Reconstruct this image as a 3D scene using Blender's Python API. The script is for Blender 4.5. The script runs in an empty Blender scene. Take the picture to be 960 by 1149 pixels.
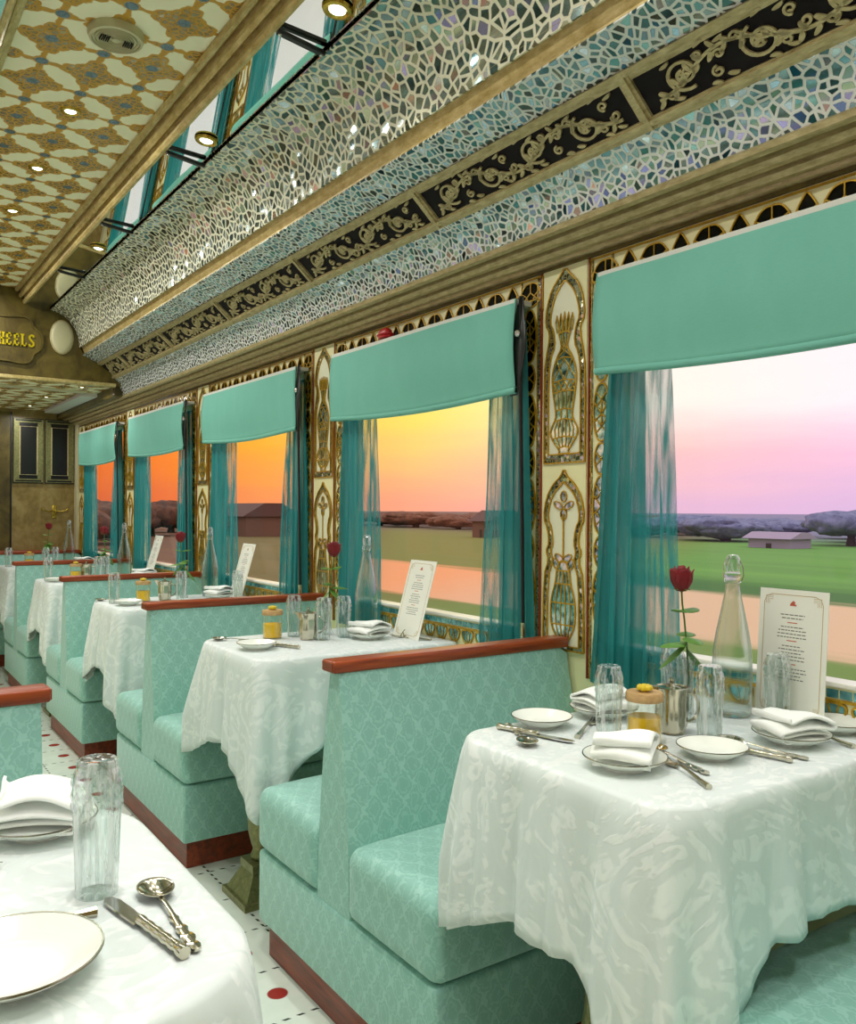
import bpy, bmesh, math, random
from mathutils import Vector, Matrix
random.seed(7)
SC = bpy.context.scene
COL = SC.collection
PI = math.pi
P = 1.5355            # booth pitch
XW = 1.78             # window wall plane
YP = 1.959            # first pilaster line
TZ = 0.825            # table height

# ------------------------------------------------------------------ helpers
def lin(c):
    c = [v / 255.0 for v in c]
    return tuple(v / 12.92 if v <= .04045 else ((v + .055) / 1.055) ** 2.4 for v in c) + (1.0,)

class NT:
    def __init__(self, name):
        self.m = bpy.data.materials.new(name); self.m.use_nodes = True
        self.t = self.m.node_tree; self.t.nodes.clear()
        self.out = self.t.nodes.new('ShaderNodeOutputMaterial')
    def n(self, typ, **kw):
        nd = self.t.nodes.new('ShaderNode' + typ)
        for k, v in kw.items(): setattr(nd, k, v)
        return nd
    def l(self, a, b): self.t.links.new(a, b)
    def put(self, sock, v):
        if hasattr(v, 'is_linked'): self.l(v, sock)
        elif v is not None: sock.default_value = v
    def math(self, op, a, b=None, c=None, clamp=False):
        nd = self.n('Math', operation=op, use_clamp=clamp)
        self.put(nd.inputs[0], a)
        if b is not None: self.put(nd.inputs[1], b)
        if c is not None: self.put(nd.inputs[2], c)
        return nd.outputs[0]
    def mix(self, f, a, b):
        nd = self.n('Mix', data_type='RGBA'); self.put(nd.inputs[0], f)
        self.put(nd.inputs[6], a); self.put(nd.inputs[7], b); return nd.outputs[2]
    def smooth(self, x, a, b):
        nd = self.n('MapRange', interpolation_type='SMOOTHSTEP')
        self.put(nd.inputs[0], x); nd.inputs[1].default_value = a; nd.inputs[2].default_value = b
        return nd.outputs[0]
    def ramp(self, f, stops):
        nd = self.n('ValToRGB'); cr = nd.color_ramp
        while len(cr.elements) < len(stops): cr.elements.new(.5)
        for e, (p, c) in zip(cr.elements, stops): e.position = p; e.color = c
        self.put(nd.inputs[0], f); return nd.outputs[0]
    def uv(self, scale=None, rot=0):
        tc = self.n('TexCoord'); o = tc.outputs['UV']
        if scale is not None:
            mp = self.n('Mapping'); mp.inputs['Scale'].default_value = scale; mp.inputs['Rotation'].default_value = (0, 0, rot)
            self.l(o, mp.inputs[0]); o = mp.outputs[0]
        return o
    def obj(self, scale=None):
        tc = self.n('TexCoord'); o = tc.outputs['Object']
        if scale is not None:
            mp = self.n('Mapping'); mp.inputs['Scale'].default_value = scale
            self.l(o, mp.inputs[0]); o = mp.outputs[0]
        return o
    def noise(self, vec, scale, detail=2, rough=.5, dist=0):
        nd = self.n('TexNoise'); nd.inputs['Scale'].default_value = scale; nd.inputs['Detail'].default_value = detail
        nd.inputs['Roughness'].default_value = rough; nd.inputs['Distortion'].default_value = dist
        if vec is not None: self.l(vec, nd.inputs['Vector'])
        return nd
    def bump(self, h, strength=.3, dist=.002):
        nd = self.n('Bump'); nd.inputs['Strength'].default_value = strength; nd.inputs['Distance'].default_value = dist
        self.l(h, nd.inputs['Height']); return nd.outputs[0]
    def bsdf(self, col, rough=.5, metal=0, normal=None, **kw):
        b = self.n('BsdfPrincipled')
        self.put(b.inputs['Base Color'], col); self.put(b.inputs['Roughness'], rough); self.put(b.inputs['Metallic'], metal)
        if normal is not None: self.l(normal, b.inputs['Normal'])
        for k, v in kw.items(): self.put(b.inputs[k.replace('_', ' ')], v)
        return b.outputs[0]
    def done(self, sh): self.l(sh, self.out.inputs[0]); return self.m

M = {}
def plain(name, c, rough=.5, metal=0, vary=.12, nscale=30, bump=0, **kw):
    t = NT(name); v = t.obj(); n = t.noise(v, nscale, 3)
    c = lin(c); d = tuple(x * (1 - vary) for x in c[:3]) + (1,)
    nm = t.bump(n.outputs[0], bump, .002) if bump else None
    M[name] = t.done(t.bsdf(t.mix(n.outputs[0], d, c), rough, metal, nm, **kw)); return M[name]

plain('mahogany_edge', (150, 62, 26), .3, 0, .4, 60)
def wood(name, a, b, rough=.35, sc=(6, 60, 60)):
    t = NT(name); v = t.obj(sc); n = t.noise(v, 1.5, 4, .6, .4)
    M[name] = t.done(t.bsdf(t.ramp(n.outputs[0], [(.3, lin(a)), (.7, lin(b))]), rough, 0, t.bump(n.outputs[0], .1, .001)))
wood('mahogany', (112, 42, 20), (172, 78, 34), .3, (3, 50, 50))
wood('kick_wood', (92, 38, 22), (158, 66, 34), .4, (30, 3, 30))
wood('pale_wood', (170, 135, 85), (205, 170, 115), .5, (60, 8, 60))

# gilded plaster moulding
def gilt(name, a, b, rough=.42, metal=.35, sc=(8, 3, 8)):
    t = NT(name); n = t.noise(t.obj(sc), 6, 5, .7); n2 = t.noise(t.obj(), 120, 2)
    h = t.math('ADD', n.outputs[0], t.math('MULTIPLY', n2.outputs[0], .4))
    M[name] = t.done(t.bsdf(t.ramp(n.outputs[0], [(.3, lin(a)), (.72, lin(b))]), rough, metal, t.bump(h, .25, .002)))
gilt('gilt', (164, 142, 72), (222, 206, 146), .4, .25)
gilt('gilt_grey', (150, 136, 86), (208, 196, 146), .45, .2, (14, 4, 14))
gilt('gilt_dark', (92, 84, 42), (140, 130, 76), .5, .3)
gilt('gold_line', (160, 120, 10), (206, 166, 40), .35, .45, (20, 20, 20))
gilt('pewter', (104, 104, 62), (156, 154, 104), .38, .5, (10, 10, 10))

# cream lacquer
plain('cream', (232, 230, 176), .35, 0, .06, 8)
plain('cream_pale', (226, 228, 196), .35, 0, .05, 8)
plain('white_sill', (236, 236, 224), .3, 0, .04, 8)
plain('off_white', (215, 218, 205), .5, 0, .06, 8)
plain('black', (14, 14, 14), .3, 0, .2, 20)
plain('dark_strap', (30, 34, 30), .35, 0, .3, 20)
plain('dark_recess', (9, 6, 4), .9, 0, .3, 20)
plain('chrome', (215, 215, 210), .12, 1, .05, 20)
plain('silver', (205, 200, 180), .16, 1, .15, 40)
plain('porcelain', (240, 244, 234), .18, 0, .02, 8)
plain('plate_rim', (150, 150, 130), .2, .9, .1, 60)
plain('paper', (238, 240, 226), .7, 0, .03, 8)
plain('paper_gold', (196, 170, 110), .5, .2, .1, 40)
plain('ink', (120, 124, 112), .7, 0, .05, 40)
plain('ink_red', (196, 96, 70), .7, 0, .05, 40)
plain('rose_red', (138, 2, 20), .55, 0, .55, 60, .3)
plain('stem_green', (88, 128, 52), .5, 0, .3, 60)
plain('leaf_green', (98, 150, 52), .45, 0, .35, 60, .2)
plain('knob_yellow', (232, 206, 44), .35, 0, .3, 60)
plain('tray_red', (190, 20, 24), .4, 0, .2, 60)
plain('speaker_cream', (206, 202, 160), .5, .1, .08, 10)
plain('vent_grey', (206, 202, 160), .45, .4, .15, 30)
plain('brass', (196, 168, 70), .25, .9, .15, 40)
plain('letter_gold', (226, 204, 30), .3, .5, .15, 40)
plain('shade_shadow', (60, 66, 62), .6)
plain('wall_plain', (222, 220, 180), .5, 0, .06, 8)

def napkin_mat():
    t = NT('napkin_linen'); n = t.noise(t.obj(), 260, 2)
    M['napkin'] = t.done(t.bsdf(lin((246, 250, 244)), .75, 0, t.bump(n.outputs[0], .2, .0006)))
napkin_mat()

# marbled brown panelling
t = NT('marbled_brown'); n = t.noise(t.obj((1, 1, .6)), 5, 6, .65, 1.2); n2 = t.noise(t.obj(), 24, 4)
f = t.math('ADD', t.math('MULTIPLY', n.outputs[0], .75), t.math('MULTIPLY', n2.outputs[0], .25))
M['marbled'] = t.done(t.bsdf(t.ramp(f, [(.3, lin((98, 82, 36))), (.5, lin((142, 122, 66))), (.72, lin((176, 158, 104)))]), .4, .1))
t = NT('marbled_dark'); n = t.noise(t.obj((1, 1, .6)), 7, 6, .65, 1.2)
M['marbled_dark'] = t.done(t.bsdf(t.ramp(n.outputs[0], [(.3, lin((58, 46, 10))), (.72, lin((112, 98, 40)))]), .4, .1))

# damask upholstery
def damask(name, base, fig, w=.075, h=.12, rough=.55):
    t = NT(name); uv = t.uv(); nz = t.noise(uv, 55, 2, .6)
    wv = t.n('VectorMath', operation='MULTIPLY_ADD'); t.l(nz.outputs['Color'], wv.inputs[0])
    wv.inputs[1].default_value = (.034, .034, 0); t.l(uv, wv.inputs[2])
    s = t.n('SeparateXYZ'); t.l(wv.outputs[0], s.inputs[0]); u, v = s.outputs[0], s.outputs[1]
    a = t.math('MULTIPLY', u, 2 * PI / w); b = t.math('MULTIPLY', v, 2 * PI / h)
    cu = t.math('COSINE', a); cv = t.math('COSINE', b)
    pr = t.math('ADD', cu, cv)                       # staggered ogee lattice
    ring = t.math('ABSOLUTE', pr)
    r1 = t.math('SUBTRACT', 1, t.smooth(ring, .12, .42))
    inner = t.math('COSINE', t.math('MULTIPLY', pr, 5.5))
    fine = t.noise(uv, 120, 1)
    f = t.math('MAXIMUM', r1, t.math('MULTIPLY', t.smooth(inner, .1, .6), .6))
    f = t.math('MULTIPLY', f, t.math('ADD', .65, t.math('MULTIPLY', fine.outputs[0], .6)), clamp=True)
    weave = t.noise(uv, 700, 1)
    hgt = t.math('ADD', f, t.math('MULTIPLY', weave.outputs[0], .5))
    M[name] = t.done(t.bsdf(t.mix(f, lin(base), lin(fig)), rough, 0, t.bump(hgt, .25, .0008), Sheen_Weight=.25))
damask('damask_teal', (140, 192, 179), (160, 208, 196), .058, .088)

# satin tablecloth with tone-on-tone swirls
t = NT('satin_cloth'); v = t.obj((1, 1, 1)); nz = t.noise(v, 4.5, 3, .5, 2.6); nz2 = t.noise(v, 9, 2, .5, 3.0)
w = t.math('SINE', t.math('MULTIPLY', nz.outputs[0], 34)); w2 = t.math('SINE', t.math('MULTIPLY', nz2.outputs[0], 16))
f = t.math('MULTIPLY', t.smooth(w, -.3, .9), t.smooth(w2, -.7, .7))
fold = t.noise(t.obj((1, 1, .35)), 11, 3, .55, .8)
hb = t.math('ADD', t.math('MULTIPLY', f, .05), fold.outputs[0])
M['satin'] = t.done(t.bsdf(t.mix(f, lin((219, 229, 226)), lin((236, 243, 240))), t.math('SUBTRACT', .6, t.math('MULTIPLY', f, .28)), 0,
                           t.bump(hb, .45, .014), Sheen_Weight=.2))

# plain woven blind
t = NT('blind_weave'); n = t.noise(t.obj((1, 20, 300)), 3, 2); n3 = t.noise(t.obj((1, 5, 2)), 3, 2)
f = t.math('ADD', t.math('MULTIPLY', n.outputs[0], .5), t.math('MULTIPLY', n3.outputs[0], .5))
d = t.bsdf(t.mix(f, lin((112, 190, 168)), lin((134, 208, 188))), .75, 0, t.bump(n.outputs[0], .25, .001))
tr = t.n('BsdfTranslucent'); tr.inputs[0].default_value = lin((120, 205, 180))
mx = t.n('MixShader'); mx.inputs[0].default_value = .15; t.l(d, mx.inputs[1]); t.l(tr.outputs[0], mx.inputs[2])
M['blind'] = t.done(mx.outputs[0])

# sheer teal curtain
def sheer(name, clear, ca=(6, 104, 108), cb=(34, 148, 142)):
    t = NT(name); n = t.noise(t.obj((30, 30, 1.2)), 4, 3, .6); mo = t.noise(t.obj((18, 18, 1.6)), 3, 2, .5, .4)
    d = t.bsdf(t.mix(n.outputs[0], lin(ca), lin(cb)), .6, 0)
    tr = t.n('BsdfTranslucent'); tr.inputs[0].default_value = lin((24, 150, 150))
    m1 = t.n('MixShader'); m1.inputs[0].default_value = .25; t.l(d, m1.inputs[1]); t.l(tr.outputs[0], m1.inputs[2])
    tp = t.n('BsdfTransparent'); m2 = t.n('MixShader')
    t.l(t.math('MULTIPLY', t.smooth(mo.outputs[0], .25, .75), clear), m2.inputs[0]); t.l(m1.outputs[0], m2.inputs[1]); t.l(tp.outputs[0], m2.inputs[2])
    M[name] = t.done(m2.outputs[0])
sheer('sheer_teal', .12)
sheer('sheer_edge', .62, (20, 120, 124), (60, 160, 158))

# mirror mosaic in pale plaster
def mosaic(name, scale, lines, cells, edge=.055, warp=.35, metal=.85, white=None):
    t = NT(name); uv = t.uv(); nz = t.noise(uv, 9, 1)
    wv = t.n('VectorMath', operation='MULTIPLY_ADD'); t.l(nz.outputs['Color'], wv.inputs[0])
    wv.inputs[1].default_value = (.06 * warp, .06 * warp, 0); t.l(uv, wv.inputs[2])
    ve = t.n('TexVoronoi', feature='DISTANCE_TO_EDGE', voronoi_dimensions='2D'); ve.inputs['Scale'].default_value = scale; t.l(wv.outputs[0], ve.inputs['Vector'])
    vc = t.n('TexVoronoi', feature='F1', voronoi_dimensions='2D'); vc.inputs['Scale'].default_value = scale; t.l(wv.outputs[0], vc.inputs['Vector'])
    ln = t.math('SUBTRACT', 1, t.smooth(ve.outputs['Distance'], edge * .75, edge * 1.35))
    sc = t.n('SeparateColor'); t.l(vc.outputs['Color'], sc.inputs[0])
    stops = [(i / (len(cells) - .999), lin(c)) for i, c in enumerate(cells)]
    cc = t.ramp(sc.outputs[0], stops)
    # every little mirror is set at its own tilt
    geo = t.n('NewGeometry'); sub = t.n('VectorMath', operation='SUBTRACT'); t.l(vc.outputs['Color'], sub.inputs[0]); sub.inputs[1].default_value = (.5, .5, .5)
    ma = t.n('VectorMath', operation='MULTIPLY_ADD'); t.l(sub.outputs[0], ma.inputs[0]); ma.inputs[1].default_value = (.45, .45, .45); t.l(geo.outputs['Normal'], ma.inputs[2])
    nn = t.n('VectorMath', operation='NORMALIZE'); t.l(ma.outputs[0], nn.inputs[0])
    mir = t.bsdf(cc, .12, metal, nn.outputs[0])
    bp = t.bump(ln, .8, .004)
    pl = t.bsdf(lin(lines), .5, .05, bp)
    mx = t.n('MixShader'); t.l(ln, mx.inputs[0]); t.l(mir, mx.inputs[1]); t.l(pl, mx.inputs[2])
    M[name] = t.done(mx.outputs[0])
mosaic('mosaic_cove', 31, (232, 232, 202), [(78, 102, 108), (124, 146, 146), (168, 186, 186), (92, 126, 134), (200, 210, 204), (80, 102, 92)], .14)
mosaic('mosaic_band', 44, (226, 232, 222), [(36, 84, 104), (150, 184, 194), (70, 120, 122), (206, 224, 228), (40, 66, 76), (176, 204, 214)], .15, .5)
mosaic('inlay_light', 60, (176, 140, 34), [(150, 190, 184), (220, 232, 222), (96, 150, 148), (190, 204, 196), (60, 96, 92)], .06, .3)
mosaic('inlay_strip', 90, (150, 130, 50), [(110, 130, 116), (206, 214, 200), (60, 76, 66), (160, 176, 166)], .07, .3)
plain('inlay_dark', (40, 36, 30), .12, .8, .5, 40)
t = NT('mirror_cell'); n = t.noise(t.obj(), 38, 2)
M['mirror_cell'] = t.done(t.bsdf(t.ramp(n.outputs[0], [(.35, lin((70, 96, 88))), (.5, lin((150, 190, 186))), (.65, lin((216, 230, 224)))]), .12, .85))
M['mirror_teal'] = None
t = NT('mirror_teal'); n = t.noise(t.obj(), 30, 2)
M['mirror_teal'] = t.done(t.bsdf(t.ramp(n.outputs[0], [(.35, lin((60, 130, 140))), (.65, lin((150, 214, 216)))]), .12, .7))

t = NT('ceiling_mirror')
M['mirror'] = t.done(t.bsdf((.9, .93, .91, 1), .015, 1))

# jewelled ceiling: gold medallions in a lattice on cream
t = NT('jewelled_ceiling'); tc = t.obj(); s = t.n('SeparateXYZ'); t.l(tc, s.inputs[0])
U = t.math('DIVIDE', t.math('SUBTRACT', s.outputs[0], .69), .155); V = t.math('DIVIDE', t.math('SUBTRACT', s.outputs[1], 2.69), .1592)
nz = t.noise(tc, 30, 1); wob = t.math('MULTIPLY', t.math('SUBTRACT', nz.outputs[0], .5), .16)
def cell(off):
    # vector to the nearest lattice point of the checkerboard whose parity is off
    a = t.math('MULTIPLY', t.math('ADD', U, t.math('ADD', V, off)), .5); b = t.math('MULTIPLY', t.math('SUBTRACT', U, t.math('ADD', V, off)), .5)
    fa = t.math('SUBTRACT', a, t.math('ROUND', a)); fb = t.math('SUBTRACT', b, t.math('ROUND', b))
    return t.math('ADD', fa, fb), t.math('SUBTRACT', fa, fb)
def length(x, y): return t.math('SQRT', t.math('ADD', t.math('MULTIPLY', x, x), t.math('MULTIPLY', y, y)))
mx_, my_ = cell(0.0); nx_, ny_ = cell(1.0)
ml = length(mx_, my_); ang = t.math('ARCTAN2', my_, mx_)
scal = t.math('MULTIPLY', t.math('ABSOLUTE', t.math('SINE', t.math('MULTIPLY', ang, 6))), .055)
cross = t.math('MULTIPLY', t.math('COSINE', t.math('MULTIPLY', ang, 4)), .10)
md = t.math('SUBTRACT', ml, t.math('ADD', t.math('ADD', .50, scal), cross))
nl = length(nx_, ny_); nd_ = t.math('SUBTRACT', nl, .17)
neck = t.math('SUBTRACT', t.math('MINIMUM', t.math('ABSOLUTE', nx_), t.math('ABSOLUTE', ny_)), t.math('SUBTRACT', .085, t.math('MULTIPLY', nl, .06)))
neck = t.math('MAXIMUM', neck, t.math('SUBTRACT', nl, .62))
dd = t.math('ADD', t.math('MINIMUM', t.math('MINIMUM', md, nd_), neck), wob)
gold = t.math('SUBTRACT', 1, t.smooth(dd, -.015, .015))
ve = t.n('TexVoronoi', feature='DISTANCE_TO_EDGE', voronoi_dimensions='2D'); ve.inputs['Scale'].default_value = 46; t.l(tc, ve.inputs['Vector'])
vc = t.n('TexVoronoi', feature='F1', voronoi_dimensions='2D'); vc.inputs['Scale'].default_value = 46; t.l(tc, vc.inputs['Vector'])
jew = t.smooth(ve.outputs['Distance'], .10, .17)
jew = t.math('MULTIPLY', jew, t.math('SUBTRACT', 1, t.smooth(dd, -.10, -.04)))
cj = t.math('MINIMUM', t.math('SUBTRACT', length(mx_, my_), .13), t.math('SUBTRACT', nl, .13)); eye = t.math('SUBTRACT', 1, t.smooth(cj, -.01, .01))
sc_ = t.n('SeparateColor'); t.l(vc.outputs['Color'], sc_.inputs[0])
jc = t.ramp(sc_.outputs[0], [(0, lin((104, 116, 92))), (.35, lin((150, 160, 144))), (.6, lin((120, 140, 150))), (.8, lin((170, 150, 80))), (1, lin((196, 204, 190)))])
colr = t.mix(gold, lin((246, 246, 206)), lin((198, 150, 34)))
colr = t.mix(t.math('MULTIPLY', jew, .6), colr, jc); colr = t.mix(eye, colr, lin((112, 138, 148)))
met = t.math('MULTIPLY', t.math('MAXIMUM', jew, eye), .5)
M['ceiling'] = t.done(t.bsdf(colr, t.math('SUBTRACT', .5, t.math('MULTIPLY', met, .5)), met, t.bump(t.math('ADD', gold, t.math('MULTIPLY', jew, -.5)), .5, .004)))

# tiled floor: white tiles, dark dashes between them, a red or black disc in each second tile
t = NT('tiled_floor'); tc = t.obj(); s = t.n('SeparateXYZ'); t.l(tc, s.inputs[0]); T = .238
U = t.math('DIVIDE', t.math('SUBTRACT', s.outputs[0], .96 - T / 2), T); V = t.math('DIVIDE', t.math('SUBTRACT', s.outputs[1], 2.075 - T / 2), T)
fu = t.math('SUBTRACT', t.math('FRACT', U), .5); fv = t.math('SUBTRACT', t.math('FRACT', V), .5)
iu = t.math('FLOOR', U); iv = t.math('FLOOR', V)
disc = t.math('SUBTRACT', 1, t.smooth(length(fu, fv), .105, .125))
par = t.math('MODULO', t.math('ADD', iu, 40), 2)
dcol = t.mix(par, lin((150, 44, 38)), lin((32, 36, 34)))
e = t.math('MINIMUM', t.math('SUBTRACT', .5, t.math('ABSOLUTE', fu)), t.math('SUBTRACT', .5, t.math('ABSOLUTE', fv)))
line = t.math('SUBTRACT', 1, t.smooth(e, .012, .02))
dash = t.math('GREATER_THAN', t.math('SINE', t.math('MULTIPLY', t.math('ADD', U, V), 2 * PI * 6)), .1)
line = t.math('MULTIPLY', line, dash)
nb = t.noise(tc, 14, 3)
c0 = t.mix(nb.outputs[0], lin((206, 220, 206)), lin((232, 240, 230)))
c1 = t.mix(line, c0, lin((60, 70, 60))); c2 = t.mix(disc, c1, dcol)
M['floor'] = t.done(t.bsdf(c2, .25, 0))

# clear things
def glassy(name, tint=(235, 242, 240), white=.12, gl=1.45, edge=.9):
    t = NT(name); lw = t.n('LayerWeight'); lw.inputs[0].default_value = .35
    tp = t.n('BsdfTransparent'); tp.inputs[0].default_value = lin(tint)
    g = t.n('BsdfGlossy'); g.inputs[0].default_value = (1, 1, 1, 1); g.inputs['Roughness'].default_value = .06
    d = t.n('BsdfDiffuse'); d.inputs[0].default_value = lin((240, 246, 244))
    a = t.n('MixShader'); t.l(t.math('MULTIPLY', lw.outputs['Facing'], edge, clamp=True), a.inputs[0]); t.l(tp.outputs[0], a.inputs[1]); t.l(g.outputs[0], a.inputs[2])
    b = t.n('MixShader'); sn = t.noise(t.obj((1, 1, .12)), 110, 2, .6); t.l(t.math('MULTIPLY', t.smooth(sn.outputs[0], .42, .66), white * 2.4, clamp=True), b.inputs[0]); t.l(a.outputs[0], b.inputs[1]); t.l(d.outputs[0], b.inputs[2])
    M[name] = t.done(b.outputs[0])
glassy('cut_glass', (236, 242, 240), white=.17, edge=.75)
glassy('jar_glass', (252, 253, 250), white=.02, edge=.35)
t = NT('window_glass'); tp = t.n('BsdfTransparent'); tp.inputs[0].default_value = (.98, .985, .98, 1)
g = t.n('BsdfGlossy'); g.inputs['Roughness'].default_value = .02; a = t.n('MixShader'); fr = t.n('LayerWeight'); fr.inputs[0].default_value = .5
t.l(t.math('ADD', .015, t.math('MULTIPLY', t.math('POWER', fr.outputs['Facing'], 6), .2)), a.inputs[0]); t.l(tp.outputs[0], a.inputs[1]); t.l(g.outputs[0], a.inputs[2]); M['window_glass'] = t.done(a.outputs[0])
t = NT('bottle_glass'); gg = t.bsdf((.97, 1, .995, 1), .02, 0, Transmission_Weight=1.0, IOR=1.2)
tp = t.n('BsdfTransparent'); tp.inputs[0].default_value = lin((232, 242, 240)); g3 = t.n('BsdfGlossy'); g3.inputs['Roughness'].default_value = .03; lw = t.n('LayerWeight'); lw.inputs[0].default_value = .4
a = t.n('MixShader'); t.l(t.math('MULTIPLY', lw.outputs['Facing'], .8), a.inputs[0]); t.l(tp.outputs[0], a.inputs[1]); t.l(g3.outputs[0], a.inputs[2])
a2 = t.n('MixShader'); a2.inputs[0].default_value = .35; t.l(a.outputs[0], a2.inputs[1]); t.l(gg, a2.inputs[2]); M['bottle_glass'] = t.done(a2.outputs[0])
t = NT('honey'); M['honey'] = t.done(t.bsdf(lin((250, 200, 10)), .15, 0, Transmission_Weight=.0))
def lamp(name, c, s):
    t = NT(name); e = t.n('Emission'); e.inputs[0].default_value = lin(c); e.inputs[1].default_value = s; M[name] = t.done(e.outputs[0])
lamp('lamp_lens', (255, 252, 240), 6)

# ------------------------------------------------------------------ mesh helpers
def uvbox(me):
    if me.uv_layers: return
    uvl = me.uv_layers.new(name='UVMap')
    for p in me.polygons:
        n = p.normal; ax = max(range(3), key=lambda i: abs(n[i]))
        for li in p.loop_indices:
            c = me.vertices[me.loops[li].vertex_index].co
            uvl.data[li].uv = (c.y, c.z) if ax == 0 else ((c.x, c.z) if ax == 1 else (c.x, c.y))

def link(name, me, mat, parent=None, smooth=40):
    if mat is not None:
        for m_ in (mat if isinstance(mat, (list, tuple)) else [mat]): me.materials.append(M[m_])
    uvbox(me)
    if smooth:
        for p in me.polygons: p.use_smooth = True
        me.set_sharp_from_angle(angle=math.radians(smooth))
    o = bpy.data.objects.new(name, me); COL.objects.link(o)
    if parent: o.parent = parent
    return o

class B:
    def __init__(self): self.bm = bmesh.new()
    def box(self, x0, x1, y0, y1, z0, z1, bev=0, seg=2, mi=0):
        r = bmesh.ops.create_cube(self.bm, size=1)
        for v in r['verts']:
            v.co = Vector((x0 if v.co.x < 0 else x1, y0 if v.co.y < 0 else y1, z0 if v.co.z < 0 else z1))
        fs = {f for v in r['verts'] for f in v.link_faces}
        if bev:
            es = list({e for v in r['verts'] for e in v.link_edges})
            rr = bmesh.ops.bevel(self.bm, geom=es, offset=bev, segments=seg, affect='EDGES', profile=.5)
            fs = set(rr['faces']) | {f for f in fs if f.is_valid}
        for f in fs:
            if f.is_valid: f.material_index = mi
        return self
    def puff(self, x0, x1, y0, y1, z0, z1, r, puff=.02, n=14, side=0):
        """rounded cushion: box with radius r and a crowned top"""
        c = Vector(((x0 + x1) / 2, (y0 + y1) / 2, (z0 + z1) / 2)); h = Vector(((x1 - x0) / 2, (y1 - y0) / 2, (z1 - z0) / 2))
        tmp = bmesh.new(); bmesh.ops.create_cube(tmp, size=2)
        bmesh.ops.subdivide_edges(tmp, edges=tmp.edges[:], cuts=n, use_grid_fill=True)
        for v in tmp.verts:
            v.co = Vector((v.co.x * h.x, v.co.y * h.y, v.co.z * h.z))
            def dens(t_, hh):   # push samples to the rounded borders
                t_ = t_ / hh
                a = min(.999, r / hh)
                k = abs(t_)
                if k > .6: q = (1 - a) + a * (k - .6) / .4
                else: q = (1 - a) * k / .6
                return math.copysign(q * hh, t_)
            p = Vector([dens(v.co[i], h[i]) for i in range(3)])
            core = Vector([max(-(h[i] - r), min(h[i] - r, p[i])) for i in range(3)])
            d = p - core
            if d.length > 1e-7:
                m_ = max(abs(d[0]), abs(d[1]), abs(d[2])); d = d.normalized() * m_
            p = core + d
            fx = max(0, 1 - (p.x / h.x) ** 2); fy = max(0, 1 - (p.y / h.y) ** 2)
            if p.z > 0: p.z += puff * (fx * fy) ** .5 * (p.z / h.z)
            if side: p.y += math.copysign(side * fx * max(0, 1 - (p.z / h.z) ** 2), p.y)
            v.co = c + p
        tm = bpy.data.meshes.new('tmp'); tmp.to_mesh(tm); tmp.free(); self.bm.from_mesh(tm); bpy.data.meshes.remove(tm)
        return self
    def lathe(self, prof, n=24, c=(0, 0, 0), rib=0, ribn=12, ribr=(0, 1e9), mi=0, cap=True, sx=1, sy=1):
        rows = []
        for (r, z) in prof:
            row = []
            for i in range(n):
                a = 2 * PI * i / n; rr = r
                if rib and ribr[0] <= z <= ribr[1]: rr = r * (1 + rib * (1 if (i * 2 * ribn // n) % 2 else -1))
                row.append(self.bm.verts.new((c[0] + rr * math.cos(a) * sx, c[1] + rr * math.sin(a) * sy, c[2] + z)))
            rows.append(row)
        for k in range(len(rows) - 1):
            for i in range(n):
                j = (i + 1) % n
                f = self.bm.faces.new((rows[k][i], rows[k][j], rows[k + 1][j], rows[k + 1][i])); f.material_index = mi
        if cap:
            for row, z in ((rows[0], 0), (rows[-1], 1)):
                try: f = self.bm.faces.new(row if z else row[::-1]); f.material_index = mi
                except ValueError: pass
        return self
    def tube(self, pts, r, n=8, mi=0, flat=1.0):
        pts = [Vector(p) for p in pts]; rows = []
        up = Vector((0, 0, 1)); prevn = None
        for k, p in enumerate(pts):
            d = (pts[min(k + 1, len(pts) - 1)] - pts[max(k - 1, 0)])
            d = d.normalized() if d.length > 1e-9 else Vector((0, 0, 1))
            a = prevn if prevn is not None else (Vector((1, 0, 0)) if abs(d.x) < .9 else Vector((0, 1, 0)))
            s = (a - d * a.dot(d)); s = s.normalized() if s.length > 1e-6 else d.orthogonal().normalized()
            prevn = s; q = d.cross(s); rr = r[k] if isinstance(r, (list, tuple)) else r
            rows.append([self.bm.verts.new(p + s * rr * math.cos(2 * PI * i / n) * flat + q * rr * math.sin(2 * PI * i / n)) for i in range(n)])
        for k in range(len(rows) - 1):
            for i in range(n):
                j = (i + 1) % n; f = self.bm.faces.new((rows[k][i], rows[k][j], rows[k + 1][j], rows[k + 1][i])); f.material_index = mi
        for row in (rows[0][::-1], rows[-1]):
            f = self.bm.faces.new(row); f.material_index = mi
        return self
    def prism(self, poly, P0, P1, mi=0):
        """extrude a 3-D polygon given at two ends (functions of a 2-D point)"""
        a = [self.bm.verts.new(P0(*p)) for p in poly]; b = [self.bm.verts.new(P1(*p)) for p in poly]
        n = len(poly)
        for i in range(n):
            j = (i + 1) % n; self.bm.faces.new((a[i], a[j], b[j], b[i])).material_index = mi
        self.bm.faces.new(a[::-1]).material_index = mi; self.bm.faces.new(b).material_index = mi
        return self
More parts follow.
